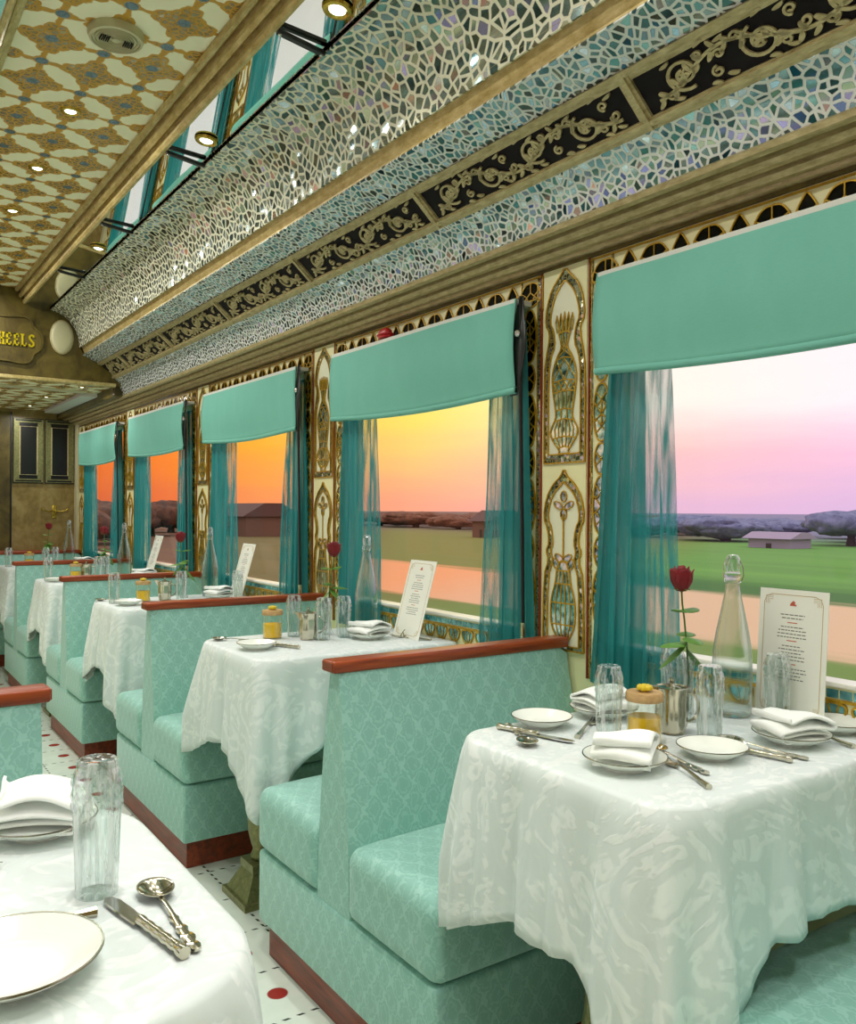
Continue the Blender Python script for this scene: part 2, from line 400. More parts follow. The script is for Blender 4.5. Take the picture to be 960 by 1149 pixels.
    def ribbon(self, pts, w, F, h0=0, h1=.003, closed=False, mi=0):
        """raised line of width w along 2-D points, mapped to 3-D by F(s,t,h)"""
        q = [pts[0]]
        for p in pts[1:]:
            if math.hypot(p[0] - q[-1][0], p[1] - q[-1][1]) > 1e-6: q.append(p)
        n = len(q)
        if n < 2: return self
        if closed and math.hypot(q[0][0] - q[-1][0], q[0][1] - q[-1][1]) < 1e-6: q.pop(); n -= 1
        rows = []
        for i in range(n):
            a = q[(i - 1) % n] if (closed or i > 0) else q[i]; b = q[(i + 1) % n] if (closed or i < n - 1) else q[i]
            dx, dy = b[0] - a[0], b[1] - a[1]; L = math.hypot(dx, dy) or 1; nx, ny = -dy / L, dx / L
            ww = (w[i] if isinstance(w, (list, tuple)) else w) / 2
            l = (q[i][0] + nx * ww, q[i][1] + ny * ww); r = (q[i][0] - nx * ww, q[i][1] - ny * ww)
            rows.append([self.bm.verts.new(F(l[0], l[1], h0)), self.bm.verts.new(F(l[0], l[1], h1)), self.bm.verts.new(F(r[0], r[1], h1)), self.bm.verts.new(F(r[0], r[1], h0))])
        m_ = n if closed else n - 1
        for i in range(m_):
            a, b = rows[i], rows[(i + 1) % n]
            for k in range(4):
                f = self.bm.faces.new((a[k], a[(k + 1) % 4], b[(k + 1) % 4], b[k])); f.material_index = mi
        if not closed:
            self.bm.faces.new(rows[0]).material_index = mi; self.bm.faces.new(rows[-1][::-1]).material_index = mi
        return self
    def plate(self, poly, F, h0=0, h1=.002, mi=0):
        a = [self.bm.verts.new(F(p[0], p[1], h0)) for p in poly]; b = [self.bm.verts.new(F(p[0], p[1], h1)) for p in poly]
        n = len(poly)
        for i in range(n):
            j = (i + 1) % n; self.bm.faces.new((a[i], a[j], b[j], b[i])).material_index = mi
        self.bm.faces.new(a[::-1]).material_index = mi; self.bm.faces.new(b).material_index = mi
        return self
    def obj(self, name, mat, parent=None, smooth=40, fix=True):
        if fix: bmesh.ops.recalc_face_normals(self.bm, faces=self.bm.faces)
        me = bpy.data.meshes.new(name); self.bm.to_mesh(me); self.bm.free()
        return link(name, me, mat, parent, smooth)

def grid_obj(name, fn, nu, nv, mat, parent=None, thick=0, smooth=60, uvf=None, closed_u=False):
    me = bpy.data.meshes.new(name); vs = []; fs = []
    for i in range(nu + 1):
        for j in range(nv + 1): vs.append(fn(i / nu, j / nv))
    for i in range(nu):
        for j in range(nv):
            a = i * (nv + 1) + j; fs.append((a, a + 1, a + nv + 2, a + nv + 1))
    me.from_pydata([tuple(v) for v in vs], [], fs)
    if uvf:
        l = me.uv_layers.new(name='UVMap')
        for p in me.polygons:
            for li in p.loop_indices:
                vi = me.loops[li].vertex_index; l.data[li].uv = uvf((vi // (nv + 1)) / nu, (vi % (nv + 1)) / nv)
    o = link(name, me, mat, parent, smooth)
    if thick:
        md = o.modifiers.new('thick', 'SOLIDIFY'); md.thickness = thick; md.offset = 0
    return o

def tag(o, label=None, cat=None, group=None, kind=None):
    if label: o['label'] = label
    if cat: o['category'] = cat
    if group: o['group'] = group
    if kind: o['kind'] = kind
    return o
def empty(name, loc, label, cat, group=None, rz=0):
    o = bpy.data.objects.new(name, None); COL.objects.link(o); o.empty_display_size = .05
    o.location = loc; o.rotation_euler = (0, 0, rz); return tag(o, label, cat, group)
KIDS = {}
def copy_tree(o, parent=None):
    c = o.copy(); COL.objects.link(c)
    if parent: c.parent = parent
    for ch in KIDS_of(o): copy_tree(ch, c)
    return c
def KIDS_of(o): return [c for c in COL.objects if c.parent == o]
def place(proto, used, loc, rz, label, group=None, scale=None):
    """the first call moves the proto itself, later ones copy it with its parts"""
    o = proto if proto.name not in used else copy_tree(proto)
    used.add(proto.name)
    o.location = loc; o.rotation_euler = (0, 0, rz); o['label'] = label
    if group: o['group'] = group
    elif 'group' in o: del o['group']
    if scale: o.scale = scale
    return o
USED = set()
# ================================================================== THE CARRIAGE
XC = .69                                  # middle of the carriage
Y0, Y1 = -1.6, 8.2
def mirx(x, side): return x if side > 0 else 2 * XC - x
def struct(o): o['kind'] = 'structure'; return o

b = B(); b.box(-.42, 1.84, Y0, Y1 + .1, -.06, 0); struct(b.obj('floor', 'floor', smooth=0))
b = B(); b.box(.38, 1.0, Y0, 6.2, 2.74, 2.79); struct(b.obj('ceiling', 'ceiling', smooth=0))

# window openings: far end / near end of each pane along the car
WIN = [(YP + .101 + k * P, YP - .289 + (k + 1) * P) for k in range(-2, 4)]
def wall_side(name, side, mat):
    b = B(); x0, x1 = (XW, XW + .07)
    if side < 0: x0, x1 = 2 * XC - XW - .07, 2 * XC - XW
    b.box(x0, x1, Y0, Y1, 0, .905); b.box(x0, x1, Y0, Y1, 1.90, 2.16)
    e = [Y0] + [v for w in WIN for v in w] + [Y1]
    for i in range(0, len(e), 2):
        if e[i + 1] > e[i]: b.box(x0, x1, e[i], e[i + 1], .905, 1.90)
    return struct(b.obj(name, mat, smooth=0))
wall_side('wall_right', 1, 'cream')
wall_side('wall_left', -1, 'cream')
b = B(); b.box(-.42, 1.85, Y1, Y1 + .06, 0, 2.8); wf = struct(b.obj('wall_far', 'marbled', smooth=0))
b = B(); b.box(-.42, 1.85, Y0 - .06, Y0, 0, 2.8); struct(b.obj('wall_near', 'marbled', smooth=0))

# cross-section of the cove (x, z) on the window side
cove = []
for i in range(13):
    a = i / 12; cx = 1.165 + .195 * math.sin(a * PI / 2 * .96) ** 1.05 / math.sin(PI / 2 * .96)
    cz = 2.39 + .235 * math.cos(a * PI / 2) ** .9
    cove.append((cx, cz))
bandA = [(1.378, 2.345), (1.478, 2.302)]
bandB = [(1.594, 2.20), (1.632, 2.172), (1.66, 2.13), (1.672, 2.085)]
def sheet(name, prof, mat, side, y0=Y0, y1=6.2, thick=.006, parent=None):
    """long sheet following a profile, with arc-length mapping"""
    L = [0]
    for i in range(1, len(prof)): L.append(L[-1] + math.hypot(prof[i][0] - prof[i - 1][0], prof[i][1] - prof[i - 1][1]))
    n = 24; me = bpy.data.meshes.new(name)
    vs = []; fs = []
    for j in range(n + 1):
        for (x, z) in prof: vs.append((mirx(x, side), y0 + (y1 - y0) * j / n, z))
    m = len(prof)
    for j in range(n):
        for i in range(m - 1):
            f = (j * m + i, j * m + i + 1, (j + 1) * m + i + 1, (j + 1) * m + i); fs.append(f[::-1] if side > 0 else f)
    me.from_pydata(vs, [], fs); l = me.uv_layers.new(name='UVMap')
    for p in me.polygons:
        for li in p.loop_indices:
            vi = me.loops[li].vertex_index; l.data[li].uv = (vs[vi][1], L[vi % m])
    o = link(name, me, mat, parent, 60)
    ec = {}
    for p in me.polygons:
        for k_ in p.edge_keys: ec[k_] = ec.get(k_, 0) + 1
    for e_ in me.edges: e_.use_edge_sharp = e_.use_edge_sharp or ec.get(e_.key, 0) < 2
    md = o.modifiers.new('thick', 'SOLIDIFY'); md.thickness = thick; md.offset = 1
    return o
def molding(name, prof, mat, side, y0=Y0, y1=6.2, parent=None):
    b = B(); b.prism(prof, lambda x, z: Vector((mirx(x, side), y0, z)), lambda x, z: Vector((mirx(x, side), y1, z)))
    return b.obj(name, mat, parent, 22)
def halfround(p, q, r, n=7):
    """profile: a half-round bead standing on the segment p-q, towards the room"""
    (x0, z0), (x1, z1) = p, q; dx, dz = x1 - x0, z1 - z0; L = math.hypot(dx, dz); nx, nz = dz / L, -dx / L
    pts = []
    for i in range(n + 1):
        t = i / n; pts.append((x0 + dx * t + nx * r * math.sin(PI * t), z0 + dz * t + nz * r * math.sin(PI * t)))
    return pts + [(x1 - nx * .01, z1 - nz * .01), (x0 - nx * .01, z0 - nz * .01)]
for side in (1, -1):
    nm = 'right' if side > 0 else 'left'
    # stepped moulding between the jewelled ceiling and the mirror strip
    pr = [(.950, 2.745), (.946, 2.730), (.952, 2.718), (.964, 2.716), (.978, 2.728), (.984, 2.712), (.970, 2.698), (.972, 2.684), (.984, 2.676), (1.000, 2.690), (1.006, 2.676), (.994, 2.662), (.994, 2.650), (1.002, 2.640), (1.014, 2.640), (1.02, 2.655), (1.02, 2.745)]
    struct(molding('trim_' + ('1' if side > 0 else '2'), pr, 'gilt', side))
    b = B(); b.prism([(1.012, 2.648), (1.168, 2.634), (1.168, 2.640), (1.012, 2.654)], lambda x, z, side=side: Vector((mirx(x, side), Y0, z)), lambda x, z, side=side: Vector((mirx(x, side), 6.2, z))); struct(b.obj('ceiling_mirror_' + nm, 'mirror', None, 0))
    o = struct(sheet('ceiling_cove_' + nm, cove, 'mosaic_cove', side))
    struct(molding('trim_' + ('3' if side > 0 else '4'), halfround((1.352, 2.405), (1.384, 2.338), -.016) , 'gilt', side))
    struct(sheet('ceiling_band_' + nm, bandA, 'mosaic_band', side))
    struct(sheet('ceiling_lower_band_' + nm, bandB, 'mosaic_band', side, y1=Y1))
    # cornice above the windows
    pr = [(1.668, 2.098), (1.656, 2.086), (1.660, 2.074), (1.676, 2.070), (1.690, 2.092), (1.702, 2.090), (1.698, 2.068), (1.706, 2.056), (1.722, 2.054), (1.732, 2.074), (1.742, 2.070), (1.738, 2.050), (1.746, 2.038), (1.758, 2.036), (1.764, 2.048), (1.770, 2.030), (1.785, 2.02), (1.785, 2.12), (1.70, 2.12)]
    struct(molding('trim_' + ('5' if side > 0 else '6'), pr, 'gilt_grey' if side > 0 else 'gilt', side, y1=Y1))
    # outer roof above the cove keeps the daylight out
    struct(molding('roof_' + nm, [(.36, 2.80), (1.30, 2.80), (1.85, 2.45), (1.85, 2.16), (1.86, 2.16), (1.86, 2.47), (1.31, 2.82), (.36, 2.82)] if side > 0 else
                   [(1.02, 2.80), (1.30, 2.80), (1.85, 2.45), (1.85, 2.16), (1.86, 2.16), (1.86, 2.47), (1.31, 2.82), (1.02, 2.82)], 'gilt_dark', side, y1=Y1 + .06))

# thin dark line under the cornice
b = B(); b.box(1.772, 1.779, Y0, Y1, 2.012, 2.022); struct(b.obj('trim_7', 'marbled_dark', smooth=0))

# bulkhead and lowered ceiling at the far end
b = B()
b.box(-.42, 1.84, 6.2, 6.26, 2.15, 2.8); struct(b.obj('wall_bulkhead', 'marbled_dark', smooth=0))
b = B(); b.box(-.4, 1.62, 6.26, 8.2, 2.15, 2.18); struct(b.obj('ceiling_lowered', 'ceiling', smooth=0))
b = B(); b.box(-.4, 1.60, 6.19, 6.24, 2.138, 2.162, .004); struct(b.obj('trim_8', 'gilt', smooth=0))
b = B(); b.box(-.3, 1.50, 6.60, 6.70, 2.138, 2.15, .003); struct(b.obj('trim_9', 'shade_shadow' if 0 else 'speaker_cream', smooth=0))
b = B(); b.box(1.48, 1.60, 6.72, 8.1, 2.120, 2.15, .006); struct(b.obj('trim_10', 'off_white', smooth=0))
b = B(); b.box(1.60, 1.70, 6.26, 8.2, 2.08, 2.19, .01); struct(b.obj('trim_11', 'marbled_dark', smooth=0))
# pale corner strip and doorway line on the far wall
b = B(); b.box(1.752, 1.782, 8.10, 8.2, .85, 2.05, .003); struct(b.obj('trim_12', 'speaker_cream', smooth=0))
b = B(); b.box(1.222, 1.236, 8.185, 8.2, 0, 2.12); struct(b.obj('trim_13', 'black', smooth=0))
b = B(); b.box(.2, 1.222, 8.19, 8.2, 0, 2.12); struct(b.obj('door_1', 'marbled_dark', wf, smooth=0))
b = B(); b.box(1.725, 1.779, Y0, Y1, 0, .10, .004); struct(b.obj('baseboard_right', 'kick_wood', smooth=0))

# cabinet doors on the far wall
for i, (x0, x1, lab) in enumerate([(1.243, 1.492, 'dark-glazed cabinet door in a gilt frame on the end wall, left of the pair'),
                                   (1.502, 1.748, 'dark-glazed cabinet door in a gilt frame on the end wall, right of the pair')]):
    c = empty('cabinet_door', ((x0 + x1) / 2, 8.2, 1.5), lab, 'cabinet', 'framed cabinet doors on the end wall'); w = (x1 - x0) / 2
    b = B()
    b.box(-w, w, -.012, 0, 0, .575); b.obj('edge', 'black', c, 0)
    b = B(); F = lambda s, t, h: Vector((s, -.012 - h, t))
    fr = [(-w + .012, .012), (w - .012, .012), (w - .012, .563), (-w + .012, .563)]
    b.ribbon(fr, .014, F, 0, .014, True)
    fr = [(-w + .034, .034), (w - .034, .034), (w - .034, .541), (-w + .034, .541)]
    b.ribbon(fr, .034, F, 0, .007, True); b.obj('frame', 'pewter', c, 0)
    b = B(); fr = [(-w + .054, .075), (w - .054, .075), (w - .054, .50), (-w + .054, .50)]
    b.ribbon(fr, .010, F, 0, .014, True); b.obj('inner_frame', 'gilt_grey', c, 0)
    b = B(); b.box(-w + .054, w - .054, -.016, -.012, .075, .50); b.obj('dark_pane', 'black', c, 0)
# brass ornament
c = empty('wall_hook', (1.585, 8.2, 1.19), 'small brass coat hook with three arms on the brown end wall', 'hook')
b = B(); b.box(-.02, .02, -.01, 0, 0, .12, .004); b.obj('backplate', 'brass', c)
for sx in (-1, 0, 1):
    b = B(); b.tube([(sx * .005, -.008, .07), (sx * .05, -.02, .06), (sx * .09, -.03, .07), (sx * .11, -.03, .09)] if sx else [(0, -.008, .04), (0, -.035, .03), (0, -.045, .055)], .006, 8)
    b.obj('arm', 'brass', c)

# sign on the bulkhead
sg = empty('bulkhead_sign', (.86, 6.2, 2.28), 'scalloped brown plaque with gold letters ending in HEELS on the bulkhead', 'sign')
def scallop(w, h):
    pts = []
    for i in range(96):
        a = 2 * PI * i / 96; r = 1 + .07 * math.cos(6 * a); pts.append((w * r * math.copysign(abs(math.cos(a)) ** .7, math.cos(a)), h * r * math.copysign(abs(math.sin(a)) ** .7, math.sin(a))))
    return pts
F = lambda s, t, h: Vector((s, -h, .12 + t))
b = B(); b.plate(scallop(.24, .155), F, 0, .010); plq = b.obj('plaque', 'marbled_dark', sg, 30)
b = B(); b.ribbon(scallop(.24, .155), .014, F, .008, .02, True); b.obj('plaque_rim', 'marbled_dark', plq, 30)
F2 = lambda s, t, h: Vector((s, -.010 - h, t))
H_ = .082
def serif(b, x, z0, w): b.box(x - w, x + w, -.017, -.010, z0, z0 + .010)
def letter(ch, x):
    b = B(); w = .032; z0 = .075; z1 = z0 + H_
    if ch in 'EL':
        b.box(x, x + .012, -.018, -.010, z0, z1); serif(b, x + .006, z0, .010)
        b.box(x, x + w, -.018, -.010, z0, z0 + .010); b.box(x + w - .006, x + w, -.018, -.010, z0, z0 + .024)
        if ch == 'E':
            b.box(x, x + w, -.018, -.010, z1 - .010, z1); b.box(x, x + w * .75, -.018, -.010, z0 + .037, z0 + .046); b.box(x + w - .006, x + w, -.018, -.010, z1 - .024, z1)
        else: serif(b, x + .006, z1 - .010, .012)
    elif ch == 'H':
        for q in (x, x + w - .010): b.box(q, q + .010, -.018, -.010, z0, z1); serif(b, q + .005, z0, .008); serif(b, q + .005, z1 - .010, .008)
        b.box(x, x + w, -.018, -.010, z0 + .036, z0 + .046)
    elif ch == 'W':
        b.ribbon([(x, z1), (x + .012, z0), (x + .024, z1 - .015), (x + .036, z0), (x + .048, z1)], .009, F2, 0, .008)
    elif ch == 'S':
        pts = [(x + .030, z1 - .018), (x + .026, z1 - .006), (x + .016, z1 - .003), (x + .005, z1 - .012), (x + .004, z1 - .026), (x + .014, z0 + .043), (x + .027, z0 + .030), (x + .029, z0 + .014), (x + .017, z0 + .003), (x + .006, z0 + .006), (x + .002, z0 + .018)]
        b.ribbon(pts, .012, F2, 0, .008)
    o = b.obj('letter', 'letter_gold', plq, 0)
for ch, x in (('W', -.070), ('H', -.010), ('E', .034), ('E', .080), ('L', .126), ('S', .172)): letter(ch, x)

# oval loudspeaker beside the sign
def loudspeaker(loc, lab, rx, rz, flat=False):
    c = empty('wall_speaker' if not flat else 'ceiling_vent', loc, lab, 'speaker' if not flat else 'vent')
    return c
c = loudspeaker((1.238, 6.2, 2.445), 'oval cream loudspeaker cover on the bulkhead beside the gold letters', 1, 1)
b = B(); b.lathe([(.001, 0), (.072, 0), (.072, .010), (.066, .018), (.05, .022), (.001, .024)], 36, sy=1.55)
o = b.obj('cover', 'speaker_cream', c); o.rotation_euler = (PI / 2, 0, 0)
b = B(); b.lathe([(.070, .002), (.076, .002), (.076, .012), (.070, .014)], 36, sy=1.53, cap=False)
o = b.obj('rim', 'gilt_grey', c); o.rotation_euler = (PI / 2, 0, 0)

# round ventilator in the jewelled ceiling
c = empty('ceiling_vent', (.69, 2.70, 2.74), 'round ridged air vent disc among the gold medallions of the ceiling', 'vent')
b = B(); pr = [(.001, -.026)]
for k in range(6): r = .012 + k * .010; pr += [(r, -.026), (r + .002, -.021), (r + .007, -.021), (r + .009, -.026)]
pr += [(.078, -.024), (.083, -.012), (.083, 0)]
b.lathe(pr, 40); cv_ = b.obj('cover', 'vent_grey', c)
for sx in (-1, 1):
    b = B()
    for k in range(5): b.box(sx * .035 - .012 + k * .006, sx * .035 - .0095 + k * .006, -.016, .016, -.0285, -.024)
    b.obj('slot_group', 'dark_recess', cv_, 0)


# downlights ---------------------------------------------------------------
def lamp_light(loc, power, size=.05, spread=170, rot=(0, 0, 0), color=(1, .97, .92)):
    ld = bpy.data.lights.new('downlight_bulb', 'AREA'); ld.shape = 'DISK'; ld.size = size; ld.energy = power; ld.spread = math.radians(spread); ld.color = color
    lo = bpy.data.objects.new('downlight_bulb', ld); COL.objects.link(lo); lo.location = loc; lo.rotation_euler = rot; lo['kind'] = 'helper'
    return lo
dl = empty('ceiling_downlight', (0, 0, 0), '', 'light')
b = B(); b.lathe([(.020, -.003), (.026, -.008), (.034, -.006), (.037, 0), (.020, 0)], 28); rg_ = b.obj('trim_ring', 'brass', dl)
b = B(); b.lathe([(.001, -.0065), (.015, -.006), (.0205, -.003)], 24); b.obj('lens', 'lamp_lens', rg_)
PW = 5.2
CL = ['nearest visible small round downlight in the gold medallion ceiling', 'second small round downlight along the medallion ceiling', 'third small round downlight along the medallion ceiling',
      'fourth small round downlight far along the medallion ceiling', 'farthest small downlight of the medallion ceiling by the bulkhead']
for i in range(5):
    y = 3.325 + .637 * i
    place(dl, USED, (.69, y, 2.74), 0, CL[i], 'downlights along the middle of the ceiling')
    lamp_light((.69, y, 2.725), PW)
for y in (-1.1, -.1, .8, 1.7):
    place(dl, USED, (.69, y, 2.74), 0, 'small round downlight of the medallion ceiling towards the camera end', 'downlights overhead out of view')
    lamp_light((.69, y, 2.725), PW * .75)
ML = {2.04: 'brass-ringed downlight in the mirror strip at the top edge of the photo', 3.04: 'brass-ringed downlight in the mirror strip, second from the camera', 4.62: 'brass-ringed downlight in the mirror strip nearest the bulkhead'}
for y in (2.04, 3.04, 4.62):
    o = place(dl, USED, (1.10, y, 2.6355), 0, ML[y], 'downlights in the mirror strip'); o.rotation_euler = (0, math.radians(7.3), 0); o.scale = (1.15, 1.15, 1.15)
    lamp_light((1.10, y, 2.612), PW * .32, spread=110)
for y in (-.9, .1, 1.1):
    o = place(dl, USED, (1.10, y, 2.6355), 0, 'brass-ringed downlight in the mirror strip towards the camera end', 'mirror strip downlights out of view'); o.rotation_euler = (0, math.radians(7.3), 0)
    lamp_light((1.10, y, 2.612), PW * .32, spread=110)
for y in (-.9, .1, 1.1, 2.04, 3.04, 4.62):
    o = place(dl, USED, (.28, y, 2.6355), 0, 'brass-ringed downlight in the left mirror strip', 'downlights in the left mirror strip'); o.rotation_euler = (0, -math.radians(7.3), 0)
    lamp_light((.28, y, 2.612), PW * .4, spread=100)
for x, y, lab in ((1.42, 6.42, 'tiny downlight in the lowered ceiling next to the bulkhead edge'), (1.32, 7.15, 'tiny downlight in the middle of the lowered ceiling'), (1.32, 7.85, 'tiny downlight in the lowered ceiling close to the end wall')):
    place(dl, USED, (x, y, 2.15), 0, lab, 'downlights in the lowered ceiling', (.7, .7, .7)); lamp_light((x, y, 2.13), PW * .5)

# dark struts across the mirror strip
st = empty('mirror_strut', (0, 0, 0), '', 'strut')
b = B(); b.box(-.076, .076, -.010, .010, -.018, -.004, .003); b.obj('bar', 'dark_strap', st, 0)
b = B(); b.lathe([(.001, -.022), (.006, -.021), (.007, -.016), (.007, -.010)], 12, c=(-.066, 0, 0)); b.obj('screw', 'chrome', st)
b = B(); b.lathe([(.001, -.022), (.006, -.021), (.007, -.016), (.007, -.010)], 12, c=(.066, 0, 0)); b.obj('screw', 'chrome', st)
SL = {2.235: 'nearest thin dark strut crossing the mirror strip', 3.234: 'second thin dark strut crossing the mirror strip', 4.22: 'third thin dark strut crossing the mirror strip', 5.205: 'farthest thin dark strut crossing the mirror strip, by the bulkhead'}
for y, lab in SL.items():
    o = place(st, USED, (1.09, y, 2.638), 0, lab, 'struts across the mirror strip'); o.rotation_euler = (0, math.radians(7.3), 0)

# carved grilles between the two mosaic bands --------------------------------
TV = Vector((.116, 0, -.102)).normalized(); NV = Vector((-.102, 0, -.116)).normalized(); GL = .1545
def GF(s, t, h): return Vector((0, s, 0)) + TV * t + NV * h      # s along the car, t down the slope, h towards the room
def leaf(b, x, y, a, L, W, h0, h1):
    pts = []
    for i in range(12):
        u = i / 12 * 2 * PI; r = (1 - math.cos(u)) / 2
        px = L * (.5 - .5 * math.cos(u)); py = W * math.sin(u) * (.6 + .4 * math.cos(u / 2)); pts.append((x + px * math.cos(a) - py * math.sin(a), y + px * math.sin(a) + py * math.cos(a)))
    b.plate(pts, GF, h0, h1)
def spiral(cx, cy, r0, r1, a0, turns, n=30):
    return [(cx + (r0 + (r1 - r0) * i / n) * math.cos(a0 + turns * 2 * PI * i / n), cy + (r0 + (r1 - r0) * i / n) * math.sin(a0 + turns * 2 * PI * i / n)) for i in range(n + 1)]
def scroll(b, L):
    tm = GL / 2; h0, h1 = .001, .007; n = max(2, round(L / .2)); step = (L - .07) / n; amp = .034
    s0 = .035
    wave = [(s0 + (L - .07) * i / 90, tm + amp * math.cos(PI * (i / 90) * n)) for i in range(91)]
    b.ribbon(wave, .0095, GF, h0, h1)
    for k in range(n):
        cx = s0 + step * (k + .5); sg = 1 if k % 2 == 0 else -1
        for (ox, dirn) in ((0, 1),):
            b.ribbon(spiral(cx + .012, tm + sg * .006, .047, .010, -sg * PI / 2 + .3, sg * 1.55), .0085, GF, h0, h1)
            for j in range(5): leaf(b, cx + .012, tm + sg * .004, j * 2 * PI / 5 + .4, .017, .006, h0, h1 + .001)
        x = s0 + step * k
        for (dx, dy, r, a, tn) in ((.030, -sg * .030, .015, sg * PI / 2, -sg * 1.2), (.058, sg * .034, .012, -sg * PI / 2, sg * 1.2), (step - .034, -sg * .034, .013, PI, sg * 1.1), (.012, sg * .012, .014, 0, sg * 1.1)):
            b.ribbon(spiral(x + dx, tm + dy, r, .004, a, tn, 16), .0065, GF, h0, h1)
        for j in range(10):
            t_ = (j + .5) / 10; px = x + step * t_; py = tm + amp * math.cos(PI * (k + t_)); up = 1 if j % 2 else -1
            leaf(b, px, py, up * (.9 + .3 * math.sin(j * 2.1)), .030, .0105, h0, h1)
    for sgn in (-1, 1):
        for q in range(int(L / .07)):
            x = .03 + q * .07; leaf(b, x, tm + sgn * (GL / 2 - .022), -sgn * .35 + (PI if q % 2 else 0), .028, .009, h0, h1)
def grille(L):
    g = empty('carved_grille', (0, 0, 0), '', 'grille')
    b = B(); b.plate([(0, 0), (L, 0), (L, GL), (0, GL)], GF, -.006, -.001); b.obj('backing', 'dark_recess', g, 0)
    b = B()
    for t0, t1 in ((-.004, .030), (GL - .026, GL + .004)):
        n = 6
        for (a0, a1, hh) in ((t0, t1, .006), (t0 + (t1 - t0) * .15, t0 + (t1 - t0) * .6, .014)):
            b.plate([(0, a0), (L, a0), (L, a1), (0, a1)], GF, -.004, hh)
    b.obj('rail', 'gilt_grey', g, 0)
    b = B()
    b.plate([(0, 0), (.034, 0), (.034, GL), (0, GL)], GF, -.004, .008); b.plate([(.008, 0), (.022, 0), (.022, GL), (.008, GL)], GF, .006, .015)
    b.obj('divider', 'gilt_grey', g, 0)
    b = B(); scroll(b, L) if False else None
    scroll2 = B(); scroll(scroll2, L - .034 - .012)
    for v in scroll2.bm.verts: v.co.y += .040
    # squeeze the carving between the rails
    for v in scroll2.bm.verts:
        t_ = (v.co - Vector((0, v.co.y, 0))).dot(TV); v.co += TV * ((GL / 2 + (t_ - GL / 2) * .80) - t_)
    b.bm.free(); scroll2.obj('scrollwork', 'gilt_grey', g, 0)
    return g
gr = grille(.873); gr_s = grille(.478)
gl = ['carved scroll grille at the upper right corner of the photo, nearest the camera', 'carved scroll grille over the second window, second from the camera', 'carved scroll grille, third from the camera', 'carved scroll grille, fourth from the camera',
      'small distant carved scroll grille, fifth from the camera', 'small distant carved scroll grille, sixth from the camera']
for i, k in enumerate(range(-1, 5)):
    place(gr, USED, (1.478, 1.357 + .873 * k, 2.302), 0, gl[i], 'carved grilles between the mosaic bands')
place(gr_s, USED, (1.478, 1.357 + .873 * 5, 2.302), 0, 'short last carved grille against the bulkhead', 'carved grilles between the mosaic bands')
# plain carved band on the other side of the car
struct(sheet('ceiling_middle_band_left', [(1.478, 2.302), (1.594, 2.20)], 'gilt_dark', -1))

# ================================================================== WINDOW WALL INLAY
def WF(s, t, h): return Vector((-h, -s, t))    # s towards the camera, t up, h into the room (object space)
def lozenge(b_l, b_m, b_d, sc, zc, w, hh, big, dark):
    """one mirror medallion of the side borders: outline, cells and gold leading"""
    tgt = b_d if dark else b_m
    pts = []
    for i in range(28):
        a = 2 * PI * i / 28; e = .8; pts.append((sc + w / 2 * math.copysign(abs(math.sin(a)) ** e, math.sin(a)), zc + hh / 2 * math.copysign(abs(math.cos(a)) ** 1.25, math.cos(a))))
    tgt.plate(pts, WF, 0, .0015)
    b_l.ribbon(pts, .0045, WF, 0, .0045, True)
    if big:
        for sg in (-1, 1):
            b_l.ribbon([(sc + sg * w * .46, zc + hh * .18), (sc, zc - hh * .02), ], .0035, WF, 0, .004)
            b_l.ribbon([(sc + sg * w * .46, zc - hh * .16), (sc, zc - hh * .02), ], .0035, WF, 0, .004)
            b_l.ribbon([(sc + sg * w * .30, zc + hh * .34), (sc, zc + hh * .22), (sc + sg * w * .34, zc + hh * .10)], .0035, WF, 0, .004)
            b_l.ribbon([(sc + sg * w * .30, zc - hh * .34), (sc, zc - hh * .24), (sc + sg * w * .34, zc - hh * .10)], .0035, WF, 0, .004)
        b_l.ribbon([(sc, zc - hh * .24), (sc, zc - hh * .02), (sc, zc + hh * .22)], .0035, WF, 0, .004)
    else:
        b_l.ribbon([(sc - w * .4, zc + hh * .2), (sc, zc), (sc + w * .4, zc - hh * .2)], .0035, WF, 0, .004)
        b_l.ribbon([(sc + w * .4, zc + hh * .2), (sc, zc), (sc - w * .4, zc - hh * .2)], .0035, WF, 0, .004)
def arch_profile(pts, cx): return [(cx - (cx - x), z) for x, z in pts] + [(2 * cx - x, z) for x, z in reversed(pts)]
def upper(xc, yc): return ((xc - 50) * .000774, 2.009 - yc * .000555)
def lower(xc, yc): return ((xc - 215) * .00083, 1.4236 - yc * .000602)
def sym(f, pts, cx):
    L = [f(x, y) for x, y in pts]; R = [f(2 * cx - x, y) for x, y in reversed(pts)]
    R = R[1:] if pts[-1][0] == cx else R
    return L + (R[:-1] if pts[0][0] == cx else R)
def smoothpts(pts, it=2, closed=True):
    for _ in range(it):
        q = []; n = len(pts)
        for i in range(n if closed else n - 1):
            a, b_ = pts[i], pts[(i + 1) % n]
            q += [(a[0] * .75 + b_[0] * .25, a[1] * .75 + b_[1] * .25), (a[0] * .25 + b_[0] * .75, a[1] * .25 + b_[1] * .75)]
        pts = q if closed else [pts[0]] + q + [pts[-1]]
    return pts
def ring_plate(b, outer, inner, F, h1):
    """band between two matched closed outlines"""
    n = len(outer); A = [b.bm.verts.new(F(p[0], p[1], h1)) for p in outer]; C = [b.bm.verts.new(F(p[0], p[1], h1)) for p in inner]
    for i in range(n):
        j = (i + 1) % n; b.bm.faces.new((A[i], A[j], C[j], C[i]))
def hw_at(prof, y):
    for (y0, w0), (y1, w1) in zip(prof, prof[1:]):
        if y0 <= y <= y1: return w0 + (w1 - w0) * (y - y0) / (y1 - y0)
    return prof[-1][1]
